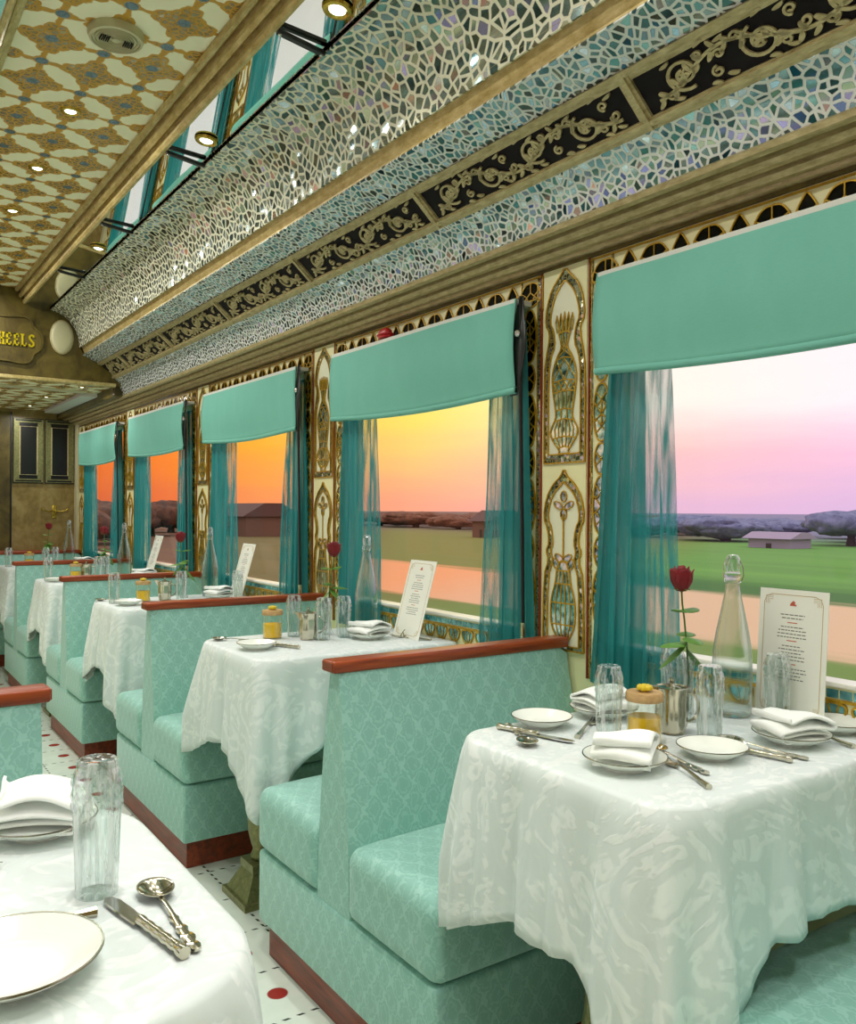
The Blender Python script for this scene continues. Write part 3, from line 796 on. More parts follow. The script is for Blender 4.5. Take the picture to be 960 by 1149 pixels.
def inlay_panel():
    g = empty('wall_inlay_panel', (0, 0, 0), '', 'wall panel')
    # parts: panel ground, groove, mirror borders, arches, vases
    b = B(); b.plate([(.006, .86), (.189, .86), (.189, 2.012), (.006, 2.012)], WF, -.001, .004); b.obj('panel_ground', 'cream', g, 0)
    b = B()
    for s in (-.004, .199): b.ribbon([(s, .80), (s, 2.012)], .005, WF, 0, .006)
    b.obj('groove', 'mahogany_edge', g, 0)
    b = B(); b.plate([(-.022, .80), (-.010, .80), (-.010, 2.01), (-.022, 2.01)], WF, 0, .003); b.plate([(.203, .80), (.213, .80), (.213, 2.01), (.203, 2.01)], WF, 0, .003)
    b.obj('mirror_strip', 'inlay_strip', g, 0)
    for side, c0, wd in ((0, -.060, .062), (1, .248, .062)):
        bl, bm_, bd = B(), B(), B(); z = 1.912; k = 0
        while z > .90:
            big = k % 2 == 0; hh = .165 if big else .088
            dark = (side == 0) and (k in (0, 1) or random.random() < .35)
            if side == 0 and k == 0: dark = True
            lozenge(bl, bm_, bd, c0, z - hh / 2, wd if big else wd * .82, hh, big, dark); z -= hh + .006; k += 1
        for s in (c0 - .040, c0 + .036): bl.ribbon([(s, .80), (s, 2.005)], .003, WF, 0, .004)
        bl.obj('border_leading', 'gold_line', g, 0); bm_.obj('border_mirror', 'mirror_cell', g, 0)
        if side == 0: bd.obj('border_dark_mirror', 'inlay_dark', g, 0)
        else: bd.bm.free()
    b = B(); b.plate([(-.100, .80), (-.096, .80), (-.096, 2.005), (-.100, 2.005)], WF, 0, .003); b.plate([(.286, .80), (.290, .80), (.290, 2.005), (.286, 2.005)], WF, 0, .003); b.obj('edge_strip', 'inlay_strip', g, 0)
    # arches -----------------------------------------------------------
    lead, strip, pale, vase = B(), B(), B(), B()
    uo = [(180, 1050), (70, 1050), (68, 1048), (68, 560), (80, 455), (92, 400), (98, 332), (72, 290), (82, 180), (107, 100), (150, 45), (180, 0)]
    ui = [(180, 1003), (94, 1003), (92, 1001), (92, 575), (104, 470), (128, 415), (120, 330), (98, 280), (108, 205), (128, 140), (155, 98), (180, 66)]
    O = sym(upper, uo, 180); I = sym(upper, ui, 180)
    O2, I2 = smoothpts(O, 1), smoothpts(I, 1); ring_plate(strip, O2, I2, WF, .0055); pale.plate(I2, WF, .004, .005)
    lead.ribbon(O2, .004, WF, .003, .009, True); lead.ribbon(I2, .004, WF, .003, .009, True)
    lo = [(337, 920), (234, 920), (232, 918), (236, 560), (262, 480), (246, 436), (264, 395), (254, 320), (232, 270), (246, 170), (282, 100), (322, 62), (337, 22)]
    li = [(337, 900), (258, 900), (256, 898), (258, 570), (284, 480), (272, 436), (284, 395), (276, 320), (254, 270), (266, 190), (296, 132), (322, 108), (337, 86)]
    O = sym(lower, lo, 337); I = sym(lower, li, 337)
    O2, I2 = smoothpts(O, 1), smoothpts(I, 1); ring_plate(strip, O2, I2, WF, .0055); pale.plate(I2, WF, .004, .005)
    lead.ribbon(O2, .004, WF, .003, .009, True); lead.ribbon(I2, .004, WF, .003, .009, True)
    # upper vase
    up = [(345, 34), (385, 22), (432, 14), (480, 42), (560, 66), (620, 66), (700, 56), (780, 44), (812, 46), (850, 66), (880, 77), (910, 70), (945, 50), (985, 22), (1000, 30)]
    pl_ = smoothpts([upper(180 - w, y) for y, w in up] + [upper(180 + w, y) for y, w in reversed(up)], 1)
    vase.plate(pl_, WF, .004, .0065); lead.ribbon(pl_, .004, WF, .005, .0095, True)
    for y in (352, 432, 490, 610, 668, 765, 820, 915, 968):
        w = hw_at(up, y); lead.ribbon([upper(180 - w, y + 3), upper(180, y - 8), upper(180 + w, y + 3)], .0035, WF, .005, .009)
    for y0, y1, n in ((352, 432, 3), (668, 765, 5), (765, 820, 3), (820, 915, 7), (915, 968, 5)):
        for q in range(1, n):
            f = q / n * 2 - 1; lead.ribbon([upper(180 + f * hw_at(up, y0), y0), upper(180 + f * hw_at(up, (y0 + y1) / 2), (y0 + y1) / 2), upper(180 + f * hw_at(up, y1), y1)], .003, WF, .005, .0085)
    for y0, y1, n in ((490, 610, 2), (610, 668, 4), (432, 490, 1)):
        for q in range(n):
            a, c_ = q / n * 2 - 1, (q + 1) / n * 2 - 1; w0, w1, wm = hw_at(up, y0), hw_at(up, y1), hw_at(up, (y0 + y1) / 2)
            lead.ribbon([upper(180 + a * w0, y0), upper(180 + c_ * w1, y1)], .003, WF, .005, .0085); lead.ribbon([upper(180 + c_ * w0, y0), upper(180 + a * w1, y1)], .003, WF, .005, .0085)
    for q in range(5):
        x = 180 + (q - 2) * 17; tip = 240 + (12, 4, 0, 6, 14)[q] ; x2 = 180 + (q - 2) * 21
        pf = [upper(x - 6, 345), upper(x2 - 7, 290), upper(x2, tip), upper(x2 + 7, 290), upper(x + 6, 345)]
        vase.plate(pf, WF, .004, .0065); lead.ribbon(pf, .003, WF, .005, .009, True)
    # lower vase
    lw = [(480, 12), (520, 32), (590, 38), (640, 52), (690, 62), (745, 63), (795, 60), (840, 44), (885, 22)]
    pl_ = smoothpts([lower(337 - w, y) for y, w in lw] + [lower(337 + w, y) for y, w in reversed(lw)], 1)
    vase.plate(pl_, WF, .004, .0065); lead.ribbon(pl_, .004, WF, .005, .0095, True)
    for y in (530, 595, 690, 797): w = hw_at(lw, y); lead.ribbon([lower(337 - w, y), lower(337 + w, y)], .004, WF, .005, .009)
    for y0, y1, n in ((530, 595, 4), (595, 690, 5), (690, 797, 5), (797, 885, 5)):
        for q in range(1, n):
            f = q / n * 2 - 1; lead.ribbon([lower(337 + f * hw_at(lw, y0), y0), lower(337 + f * hw_at(lw, (y0 + y1) / 2), (y0 + y1) / 2), lower(337 + f * hw_at(lw, y1), y1)], .003, WF, .005, .0085)
    lead.ribbon([lower(337, 480), lower(337, 250)], .004, WF, .005, .009)
    for (x, y, a) in ((337, 165, 0), (312, 208, -.9), (362, 208, .9), (337, 250, PI), (300, 500, -.35), (374, 500, .35), (318, 470, -.8), (356, 470, .8)):
        pts = []
        for i in range(10):
            u = 2 * PI * i / 10; px = 15 * math.sin(u); py = -30 * math.cos(u) * (1 if math.cos(u) > 0 else .8)
            pts.append(lower(x + px * math.cos(a) - py * math.sin(a), y + px * math.sin(a) + py * math.cos(a)))
        vase.plate(pts, WF, .004, .0065); lead.ribbon(pts, .003, WF, .005, .009, True)
    lead.obj('gold_leading', 'gold_line', g, 0); strip.obj('arch_border', 'inlay_strip', g, 0, fix=False); pale.obj('arch_field', 'cream_pale', g, 0); vase.obj('vase_mosaic', 'mirror_cell', g, 0)
    return g
ip = inlay_panel()
il = ['mirror inlay wall panel with two arched vases, beside the nearest window', 'mirror inlay wall panel with arched vases, second from the camera', 'mirror inlay wall panel with arched vases, third from the camera',
      'narrow distant mirror inlay wall panel, fourth from the camera', 'mirror inlay wall panel in the far corner by the end wall']
for k in range(5): place(ip, USED, (XW, YP + k * P, 0), 0, il[k], 'mirror inlay panels between the windows')

# frieze of mirror arches over each window
def frieze(L):
    g = empty('mirror_frieze', (0, 0, 0), '', 'frieze'); lead, dark, light = B(), B(), B()
    s = .012; k = 0
    lead.ribbon([(0, 1.940), (L, 1.940)], .003, WF, 0, .004); lead.ribbon([(0, 2.006), (L, 2.006)], .005, WF, 0, .004)
    for q in (0, L): lead.ribbon([(q, 1.90), (q, 2.006)], .006, WF, 0, .005)
    while s < L - .05:
        big = k % 2 == 0; w = .098 if big else .056; w = min(w, L - s - .006); cx = s + w / 2; zb, zt = 1.925, 2.000 if big else 1.998
        out = smoothpts([(s, zb + .010), (s, zb + .036), (s + w * (.22 if big else .32), zt - .008), (cx, zt + (.004 if not big else -.004)), (s + w * (.78 if big else .68), zt - .008), (s + w, zb + .036), (s + w, zb + .010), (cx, zb - .010)], 2)
        dark.plate(out, WF, 0, .0012); lead.ribbon(out, .0038, WF, 0, .0045, True)
        if big:
            lead.ribbon([(cx, zt - .006), (cx, zb + .04), (s + w * .12, zb + .012)], .0032, WF, 0, .004); lead.ribbon([(cx, zb + .04), (s + w * .88, zb + .012)], .0032, WF, 0, .004)
            lead.ribbon([(s + w * .03, zb + .045), (s + w * .3, zb + .03), (cx, zb - .004), (s + w * .7, zb + .03), (s + w * .97, zb + .045)], .0032, WF, 0, .004)
            for f in (.28, .72): light.plate([(s + w * f - .008, zb + .016), (s + w * f, zb + .006), (s + w * f + .008, zb + .016), (s + w * f, zb + .026)], WF, .001, .002)
        else:
            lead.ribbon([(cx, zb - .004), (cx, zb + .026), (s + w * .06, zb + .040)], .0032, WF, 0, .004); lead.ribbon([(cx, zb + .026), (s + w * .94, zb + .040)], .0032, WF, 0, .004)
        s += w + .010; k += 1
    lead.obj('gold_leading', 'gold_line', g, 0); dark.obj('dark_mirror', 'inlay_dark', g, 0); light.obj('mirror_chip', 'mirror_cell', g, 0); return g
FL = P - .200
fz = frieze(FL)
fl = ['dark mirror frieze above the nearest pink-sky window', 'dark mirror frieze above the second window', 'dark mirror frieze above the third window', 'dark mirror frieze above the fourth window', 'dark mirror frieze above the farthest window']
for k in range(5): place(fz, USED, (XW, YP - .199 + k * P, 0), 0, fl[k], 'mirror friezes above the windows')

# windows ----------------------------------------------------------------------
def window(k, y0, y1, side, n):
    x = XW if side > 0 else 2 * XC - XW; sg = side
    w = bpy.data.objects.new('window_%d' % n, None); COL.objects.link(w); w.location = (x, (y0 + y1) / 2, .905); struct(w); h = (y1 - y0) / 2
    b = B(); b.box(sg * .040, sg * .046, -h, h, 0, .995) if sg > 0 else b.box(-.046, -.040, -h, h, 0, .995); b.obj('pane', 'window_glass', w, 0)
    b = B()
    def bx(xa, xb, *a): b.box(min(sg * xa, sg * xb), max(sg * xa, sg * xb), *a)
    bx(.0, .035, -h, -h + .012, 0, .995); bx(.0, .035, h - .012, h, 0, .995); bx(.0, .035, -h, h, .975, .995)
    b.obj('window_frame', 'white_sill', w, 0)
    b = B(); xa, xb = sg * -.012, sg * .045; b.box(min(xa, xb), max(xa, xb), -h, h, 0, .011, .003); b.obj('window_sill', 'white_sill', w, 0)
    if side > 0:
        # mirror tiles below the sill
        lead, cells, back = B(), B(), B()
        back.plate([(-h, -.10), (h, -.10), (h, -.002), (-h, -.002)], WF, 0, .002)
        nn = int(2 * h / .03)
        for i in range(nn):
            a, c_ = -h + 2 * h * i / nn + .002, -h + 2 * h * (i + 1) / nn - .002; cells.plate([(a, -.024), (c_, -.024), (c_, -.006), (a, -.006)], WF, .002, .004)
        nn = int(2 * h / .075)
        for i in range(nn):
            a, c_ = -h + 2 * h * i / nn, -h + 2 * h * (i + 1) / nn; m_ = (a + c_) / 2
            arc = smoothpts([(a + .004, -.040), (m_ - .012, -.034), (m_ + .012, -.034), (c_ - .004, -.040), (c_ - .012, -.066), (m_, -.088), (a + .012, -.066)], 2)
            cells.plate(arc, WF, .002, .004); lead.ribbon(arc, .005, WF, .002, .007, True)
            lead.ribbon([(m_ - .012, -.036), (m_ - .004, -.06), (m_, -.086)], .0035, WF, .003, .006); lead.ribbon([(m_ + .014, -.038), (m_ + .010, -.06), (m_ + .004, -.08)], .0035, WF, .003, .006)
        lead.ribbon([(-h, -.030), (h, -.030)], .006, WF, .002, .007); lead.ribbon([(-h, -.096), (h, -.096)], .006, WF, .002, .007)
        back.obj('tile_ground', 'cream', w, 0); cells.obj('mirror_tiles', 'mirror_teal', w, 0); lead.obj('gold_leading', 'gold_line', w, 0)
    return w
n = 1
for k, (y0, y1) in enumerate(WIN): window(k, y0, y1, 1, n); n += 1
for k, (y0, y1) in enumerate(WIN): window(k, y0, y1, -1, n); n += 1
# ================================================================== BLINDS, STRAPS AND CURTAINS
bll = ['broad pale teal blind over the nearest window, cut off by the right edge', 'pale teal blind over the second window, red spot above it', 'pale teal blind over the third window', 'small pale teal blind over the fourth window', 'smallest pale teal blind over the window by the end wall']
def blind(k):
    y0 = YP + (k - 1) * P + .045; y1 = YP + (k - 1) * P + 1.240; L = y1 - y0
    g = empty('window_blind', (XW, (y0 + y1) / 2, 1.650), bll[k], 'blind', 'teal blinds over the windows')
    rnd = random.Random(k)
    ph = rnd.random() * 6
    def f(u, v):       # u along the car, v from top to bottom
        y = -L / 2 + L * u
        sag = .014 * math.sin(PI * u) * v - .012 * (u ** 3) * v
        x = -.072 - .014 * math.sin(PI * min(1, v * 1.1)) * (.6 + .4 * math.sin(3 * u + ph)) - .012 * v * max(0, u - .8) * 5 * (1 - max(0, (u - .93) / .07) ** 2 * .6)
        x += .003 * math.sin(9 * u + 4 * v + ph) * v
        return Vector((x, y, .285 - (.285 + sag) * v + .010 * (1 - v) * 0))
    fb_ = grid_obj('fabric', f, 40, 14, 'blind', g, .004)
    def f2(u, v):      # rolled hem at the bottom
        base = f(u, 1); a = v * 2 * PI; r = .011
        return base + Vector((r * math.cos(a) * .8 + .004, 0, r * math.sin(a) + .004))
    grid_obj('hem', f2, 40, 8, 'blind', fb_)
    b = B(); b.box(-.076, -.004, -L / 2 + .004, L / 2 - .004, .270, .286, .003); b.obj('head_rail', 'off_white', g, 0)
    return g
for k in range(5): blind(k)

# dark leather strap with chrome stud at the camera end of each blind
sp = empty('blind_strap', (0, 0, 0), '', 'strap')
def strapf(u, v):
    z = .30 - .30 * u; bulge = .030 * math.sin(PI * min(1, u * 1.02)) ** 1.3 * (.3 + .9 * u); w = .030 + .060 * math.sin(PI * u * .9) ** 2
    return Vector((-.058 - bulge * .6 + .010 * (v - .5), .030 * u ** 2 + w * (v - .5) * 1.2, z))
grid_obj('leather_flap', strapf, 16, 4, 'dark_strap', sp, .004)
b = B(); b.tube([(-.066, -.010, .30), (-.066, -.012, 0), (-.060, -.016, -.40), (-.055, -.020, -.80)], .0055, 8); b.obj('draw_rod', 'black', sp)
b = B(); b.lathe([(.001, -.012), (.007, -.010), (.011, -.004), (.011, .004), (.007, .010), (.001, .012)], 16, c=(-.076, -.010, .185)); b.obj('stud', 'chrome', sp)
b = B(); b.tube([(-.057, -.019, -.70), (-.055, -.020, -.82)], .008, 8); b.obj('rod_end', 'silver', sp)
sl = ['black strap with chrome stud at the near end of the second blind', 'black strap with chrome stud at the near end of the third blind', 'black strap with chrome stud at the near end of the fourth blind', 'black strap with chrome stud at the near end of the farthest blind']
for k in range(4): place(sp, USED, (XW, YP + k * P + .040, 1.640), 0, sl[k], 'chrome-studded straps beside the blinds')

# red object tucked above the second blind
c = empty('red_ball', (XW - .052, 2.80, 1.955), 'small red ball ornament peeping over the top of the second blind', 'ornament')
b = B(); b.lathe([(.001, .030), (.018, .028), (.034, .018), (.040, .004), (.038, -.01), (.001, -.01)], 20, sx=.6); b.obj('dome', 'tray_red', c)
b = B(); b.lathe([(.030, -.002), (.046, 0), (.047, .004), (.03, .006)], 20, sx=.6, cap=False); b.obj('brim', 'tray_red', c)

# curtains: (far y top, near y top, far y bottom, near y bottom, z bottom)
def curtain(name, yt0, yt1, yb0, yb1, lab, clear_side, seed):
    g = empty('curtain', (XW - .028, (yb0 + yb1) / 2, .80), lab, 'curtain', 'teal curtains at the windows'); yc = (yb0 + yb1) / 2; rnd = random.Random(seed)
    ph = [rnd.random() * 6 for _ in range(3)]; nf = 5 if abs(yb1 - yb0) > .2 else 4
    def f(u, v):
        e = v ** .8; y = (yt0 + (yt1 - yt0) * u) * (1 - e) + (yb0 + (yb1 - yb0) * u) * e - yc
        amp = .012 * (.55 + .45 * v)
        x = amp * math.sin(u * nf * 2 * PI + ph[0] + .5 * math.sin(v * 3 + ph[1])) + .004 * math.sin(u * 23 + v * 5 + ph[2])
        y += .006 * math.sin(u * nf * 4 * PI + ph[1]) * v
        return Vector((x - .002 * 0, y, 1.08 - 1.08 * v))
    split = .62
    # the doubled, opaque part and the single sheer layer next to the glass
    if clear_side > 0: fa = lambda u, v: f(u * split, v); fb = lambda u, v: f(split + (1 - split) * u, v)
    else: fa = lambda u, v: f(1 - split * u, v); fb = lambda u, v: f((1 - split) * (1 - u), v)
    grid_obj('drape', fa, 60, 24, 'sheer_teal', g)
    grid_obj('sheer_layer', fb, 40, 24, 'sheer_edge', g)
    b = B()
    return g
CU = [('a', 1.640, 1.466, 1.735, 1.415, 'teal curtain at the nearest window, pink sky showing through its edge', 1),
      ('b', 2.020, 2.172, 1.965, 2.245, 'teal curtain at the camera end of the second window', 1),
      ('c', 3.160, 2.915, 3.220, 2.865, 'teal curtain at the far end of the second window', 1),
      ('d', 3.545, 3.70, 3.505, 3.80, 'teal curtain at the camera end of the third window', 1),
      ('e', 4.690, 4.342, 4.760, 4.330, 'wide teal curtain at the far end of the third window', 1),
      ('f', 5.08, 5.25, 5.04, 5.34, 'narrow teal curtain at the camera end of the fourth window', 1),
      ('g', 6.22, 5.90, 6.28, 5.84, 'distant teal curtain at the far end of the fourth window', 1),
      ('h', 6.61, 6.80, 6.58, 6.90, 'narrow teal curtain at the camera end of the farthest window', 1),
      ('i', 7.78, 7.40, 7.80, 7.30, 'distant teal curtain beside the end wall', 1)]
for n_, a, b_, c_, d_, lab, cs in CU: curtain(n_, a, b_, c_, d_, lab, cs, ord(n_))
for o in list(COL.objects):
    if o.name.startswith('sheer_layer') and o.parent and o.parent['label'].startswith('teal curtain at the camera') is False and False: pass

# ================================================================== BANQUETTES
def make_booth(both=True, width=.77):
    g = empty('banquette', (0, 0, 0), '', 'bench'); H = .444; ys = [-1, 1] if both else [-1]
    ya, yb = -H, (H if both else .17)
    b = B(); b.box(.022, width, ya + .03, yb - (.03 if both else 0), 0, .098, .003); b.obj('kick_board', 'kick_wood', g, 0)
    b = B(); b.box(0, width, ya, yb, .098, .302, .012, 3); b.obj('seat_base', 'damask_teal', g)
    for s in ys:
        b = B(); c0, c1 = (.075, .452)
        y0, y1 = (s * c0, s * c1) if s > 0 else (s * c1, s * c0)
        b.puff(-.006, width, y0, y1, .303, .478, .035, .022, 12); b.obj('seat_cushion', 'damask_teal', g)
    # tapering backrest, cloth-covered
    def side_prof(z):   # half thickness at height z
        t = (z - .30) / (.885 - .30); return .105 * (1 - t) + .026 * t + .016 * math.sin(PI * t)
    prof = []
    n = 10
    for i in range(n + 1): z = .30 + (.885 - .30) * i / n; prof.append((-side_prof(z), z))
    if both: prof += [(-x, z) for x, z in reversed(prof)]
    else: prof += [(.16, .885), (.16, .30)]
    b = B(); nx = 22; rows = []
    for i in range(nx + 1):
        u = i / nx; x = .004 + (width - .006) * u; ed = min(u, 1 - u); k = 1 - max(0, 1 - ed / .045) ** 2 * .22
        row = []
        for (y, z) in prof:
            yy = y * k if (both or y < .1) else y
            drop = max(0, (u - .93) / .07) ** 2 * .02 if z > .8 else 0
            row.append(b.bm.verts.new((x, yy, z - drop)))
        rows.append(row)
    m = len(prof)
    for i in range(nx):
        for j in range(m):
            b.bm.faces.new((rows[i][j], rows[i][(j + 1) % m], rows[i + 1][(j + 1) % m], rows[i + 1][j]))
    b.bm.faces.new(rows[0][::-1]); b.bm.faces.new(rows[-1]); b.obj('backrest', 'damask_teal', g, 50)
    b = B(); yr0, yr1 = (-.032, .032) if both else (-.032, .17); b.box(-.014, width - .004, yr0, yr1, .882, .912, .006, 3); tr_ = b.obj('top_rail', 'mahogany', g)
    b = B(); b.box(-.0165, -.012, yr0 + .006, yr1 - .006, .886, .908, .001); b.obj('rail_end_cap', 'mahogany_edge', tr_, 0)
    return g
bo = make_booth()
bl_ = ['teal damask banquette under the near table, only its seat in view at the lower right', 'large teal damask back-to-back banquette in the foreground with mahogany top rail', 'second teal damask back-to-back banquette from the foreground', 'third teal damask back-to-back banquette along the aisle', 'fourth, distant teal damask back-to-back banquette']
for i, k in enumerate(range(-1, 4)): place(bo, USED, (1.0, 1.8547 + k * P + (.165 if k < 0 else 0), 0), 0, bl_[i], 'teal damask banquettes by the windows')
b1 = make_booth(False); b1.location = (1.0, 8.02, 0); tag(b1, 'single-sided teal damask banquette with its back to the end wall', 'bench')
# left side of the aisle
place(bo, USED, (.345, 1.905, 0), PI, 'teal damask banquette at the left edge, beyond the foreground table', 'teal damask banquettes left of the aisle')
place(bo, USED, (.345, 3.50, 0), PI, 'teal damask banquette hidden further up the left of the aisle', 'teal damask banquettes left of the aisle')

# ================================================================== TABLES AND CLOTHS
def make_table():
    g = empty('dining_table', (0, 0, 0), '', 'table')      # origin on the floor under the aisle end
    b = B(); b.box(.075, .755, -.205, .205, .785, .812, .006); b.obj('tabletop', 'mahogany', g)
    pr = [(.028, .12), (.034, .125), (.037, .135), (.030, .150), (.028, .158), (.034, .175), (.044, .215), (.047, .25), (.042, .30), (.033, .36), (.027, .42), (.0245, .50), (.024, .60), (.030, .612), (.032, .62), (.026, .632), (.034, .645), (.034, .66), (.024, .675), (.026, .76), (.04, .785)]
    b = B(); b.lathe(pr, 28, c=(.16, 0, 0)); b.obj('column', 'pewter', g)
    b = B()
    def fr(z0, z1, a0, a1):
        v = [b.bm.verts.new((.16 + sx * a0, sy * a0, z0)) for sx, sy in ((-1, -1), (1, -1), (1, 1), (-1, 1))] + [b.bm.verts.new((.16 + sx * a1, sy * a1, z1)) for sx, sy in ((-1, -1), (1, -1), (1, 1), (-1, 1))]
        for i in range(4): j = (i + 1) % 4; b.bm.faces.new((v[i], v[j], v[4 + j], v[4 + i]))
        b.bm.faces.new(v[:4][::-1]); b.bm.faces.new(v[4:])
    fr(0, .022, .098, .098); fr(.022, .095, .086, .048); fr(.095, .122, .052, .052)
    b.obj('foot', 'pewter', g, 0)
    b = B(); b.box(.60, .64, -.02, .02, 0, .785, .004); b.obj('wall_leg', 'pewter', g, 0)
    return g
tb = make_table()
TN = ['nearest window table', 'second window table', 'third window table', 'fourth window table', 'farthest window table']
TYC = [1.105 + P * i for i in range(5)]
tl = ['turned pewter-coloured pedestal table under the nearest white cloth', 'turned pedestal table under the second white cloth, its foot on the tiles', 'pedestal table under the third white cloth', 'pedestal table under the fourth white cloth', 'pedestal table under the farthest white cloth']
for i in range(5): place(tb, USED, (1.0, TYC[i], 0), 0, tl[i], 'pedestal tables by the windows')

def make_cloth(seed, L_side=.29, L_front=.235, L_back=.27, c_front=.24, c_back=.13, x0=.035, x1=.765, hw=.262, rc=.075):
    """a draped cloth; x from the aisle end to the wall, y across the table"""
    rnd = random.Random(seed); ph = [rnd.random() * 6.28 for _ in range(6)]
    path = []
    def add(x, y, nx, ny, Lh, corner): path.append((x, y, nx, ny, Lh, corner))
    ns = 46
    for i in range(ns): t_ = i / ns; add(x1 + (x0 + rc - x1) * t_, -hw, 0, -1, L_front, 0)
    for i in range(26): a = i / 26 * PI / 2; add(x0 + rc - rc * math.sin(a), -hw + rc - rc * math.cos(a), -math.sin(a), -math.cos(a), 0, i / 26)
    for i in range(34): t_ = i / 34; add(x0, -hw + rc + (2 * hw - 2 * rc) * t_, -1, 0, L_side, 0)
    for i in range(26): a = i / 26 * PI / 2; add(x0 + rc - rc * math.cos(a), hw - rc + rc * math.sin(a), -math.cos(a), math.sin(a), 0, 1 + i / 26)
    for i in range(ns + 1): t_ = i / ns; add(x0 + rc + (x1 - x0 - rc) * t_, hw, 0, 1, L_back, 0)
    n = len(path); s = 0; S = [0]
    for i in range(1, n): S.append(S[-1] + math.hypot(path[i][0] - path[i - 1][0], path[i][1] - path[i - 1][1]))
    nv = 18; me = bpy.data.meshes.new('tablecloth'); vs = []; fs = []
    cA = S[ns + 13]; cB = S[ns + 26 + 34 + 13]
    for i in range(n):
        x, y, nx, ny, L, cr = path[i]; s = S[i]
        dA = (s - cA); dB = (s - cB)
        gA = math.exp(-(dA / .085) ** 2); gB = math.exp(-(dB / .075) ** 2)
        # base length blends smoothly round the corners
        wA = 1 / (1 + math.exp(-dA / .03)); wB = 1 / (1 + math.exp(-dB / .03))
        L = L_front * (1 - wA) + L_side * wA * (1 - wB) + L_back * wB
        L += c_front * max(0, 1 - abs(dA + .01) / .20) ** 1.25 + c_back * max(0, 1 - abs(dB - .0) / .19) ** 1.2
        L += .008 * math.sin(s * 13 + ph[0])
        for j in range(nv + 1):
            v = j / nv
            if j == 0: px, py, pz = x - nx * .012, y - ny * .012, TZ
            elif j == 1: px, py, pz = x - nx * .003, y - ny * .003, TZ - .001
            elif j == 2: px, py, pz = x + nx * .0025, y + ny * .0025, TZ - .006
            else:
                v2 = (j - 2) / (nv - 2); d = v2 * L
                fold = (.010 * math.sin(s * 2 * PI / .17 + ph[1]) + .006 * math.sin(s * 2 * PI / .093 + ph[2]) + .003 * math.sin(s * 2 * PI / .05 + ph[3] + v2)) * min(1, v2 * 1.4)
                cone = gA * (.030 + .016 * math.cos(dA * 2 * PI / .075)) * min(1, v2 * 1.5) + gB * (.045 + .016 * math.cos(dB * 2 * PI / .07)) * min(1, v2 * 1.5)
                off = .006 + .022 * v2 + fold + cone * (1 - .25 * v2)
                off = max(off, .004)
                lat = (-dA * gA - dB * gB) * .50 * v2        # the points gather towards the corner
                px = x + nx * off + (-ny) * 0 + (S and 0); py = y + ny * off
                tx, ty = -ny, nx
                # tangent along the path (towards rising s)
                if i < n - 1: tx, ty = path[i + 1][0] - x, path[i + 1][1] - y
                else: tx, ty = x - path[i - 1][0], y - path[i - 1][1]
                q = math.hypot(tx, ty) or 1; px += tx / q * lat; py += ty / q * lat
                pz = TZ - .006 - d
            vs.append((min(px, x1), py, pz))
    for i in range(n - 1):
        for j in range(nv): a = i * (nv + 1) + j; fs.append((a, a + nv + 1, a + nv + 2, a + 1))
    # flat top: an inset ring and one face inside it
    base = len(vs)
    for i in range(n): x, y, nx, ny, L, cr = path[i]; vs.append((min(x - nx * .036, x1), y - ny * .036, TZ))
    for i in range(n - 1): fs.append((base + i, i * (nv + 1), (i + 1) * (nv + 1), base + i + 1)[::-1])
    fs.append(tuple(base + i for i in range(n)))
    me.from_pydata(vs, [], fs); me.update()
    bm = bmesh.new(); bm.from_mesh(me); bmesh.ops.recalc_face_normals(bm, faces=bm.faces); bm.to_mesh(me); bm.free()
    return me
cl_lab = ['large white satin cloth over the nearest window table, filling the lower right', 'white cloth with long pointed corner over the second window table', 'white cloth over the third window table', 'white cloth over the fourth window table', 'white cloth over the farthest window table']
for i in range(5):
    me = make_cloth(3 + i, c_back=.12, c_front=.22 if i else .26, hw=.262 if i else .280)
    o = link('tablecloth', me, 'satin', None, 0)
    for p in me.polygons: p.use_smooth = True
    md = o.modifiers.new('thick', 'SOLIDIFY'); md.thickness = .0022; md.offset = 0
    o.location = (1.0, TYC[i] + (0 if i else .018), 0); tag(o, cl_lab[i], 'tablecloth', 'white cloths on the window tables')
# foreground table on the left of the aisle
place(tb, USED, (.372, 1.075, 0), PI, 'pedestal table under the foreground cloth at the lower left', 'pedestal tables left of the aisle')
me = make_cloth(21, L_side=.30, L_front=.26, L_back=.30, c_front=.12, c_back=.15, hw=.315, rc=.14, x0=.008, x1=.765)
o = link('tablecloth', me, 'satin', None, 0)
for p in me.polygons: p.use_smooth = True
md = o.modifiers.new('thick', 'SOLIDIFY'); md.thickness = .0022; md.offset = 0
o.location = (.372, 1.075, 0); o.rotation_euler = (0, 0, PI); tag(o, 'white satin cloth over the foreground table at the lower left', 'tablecloth')
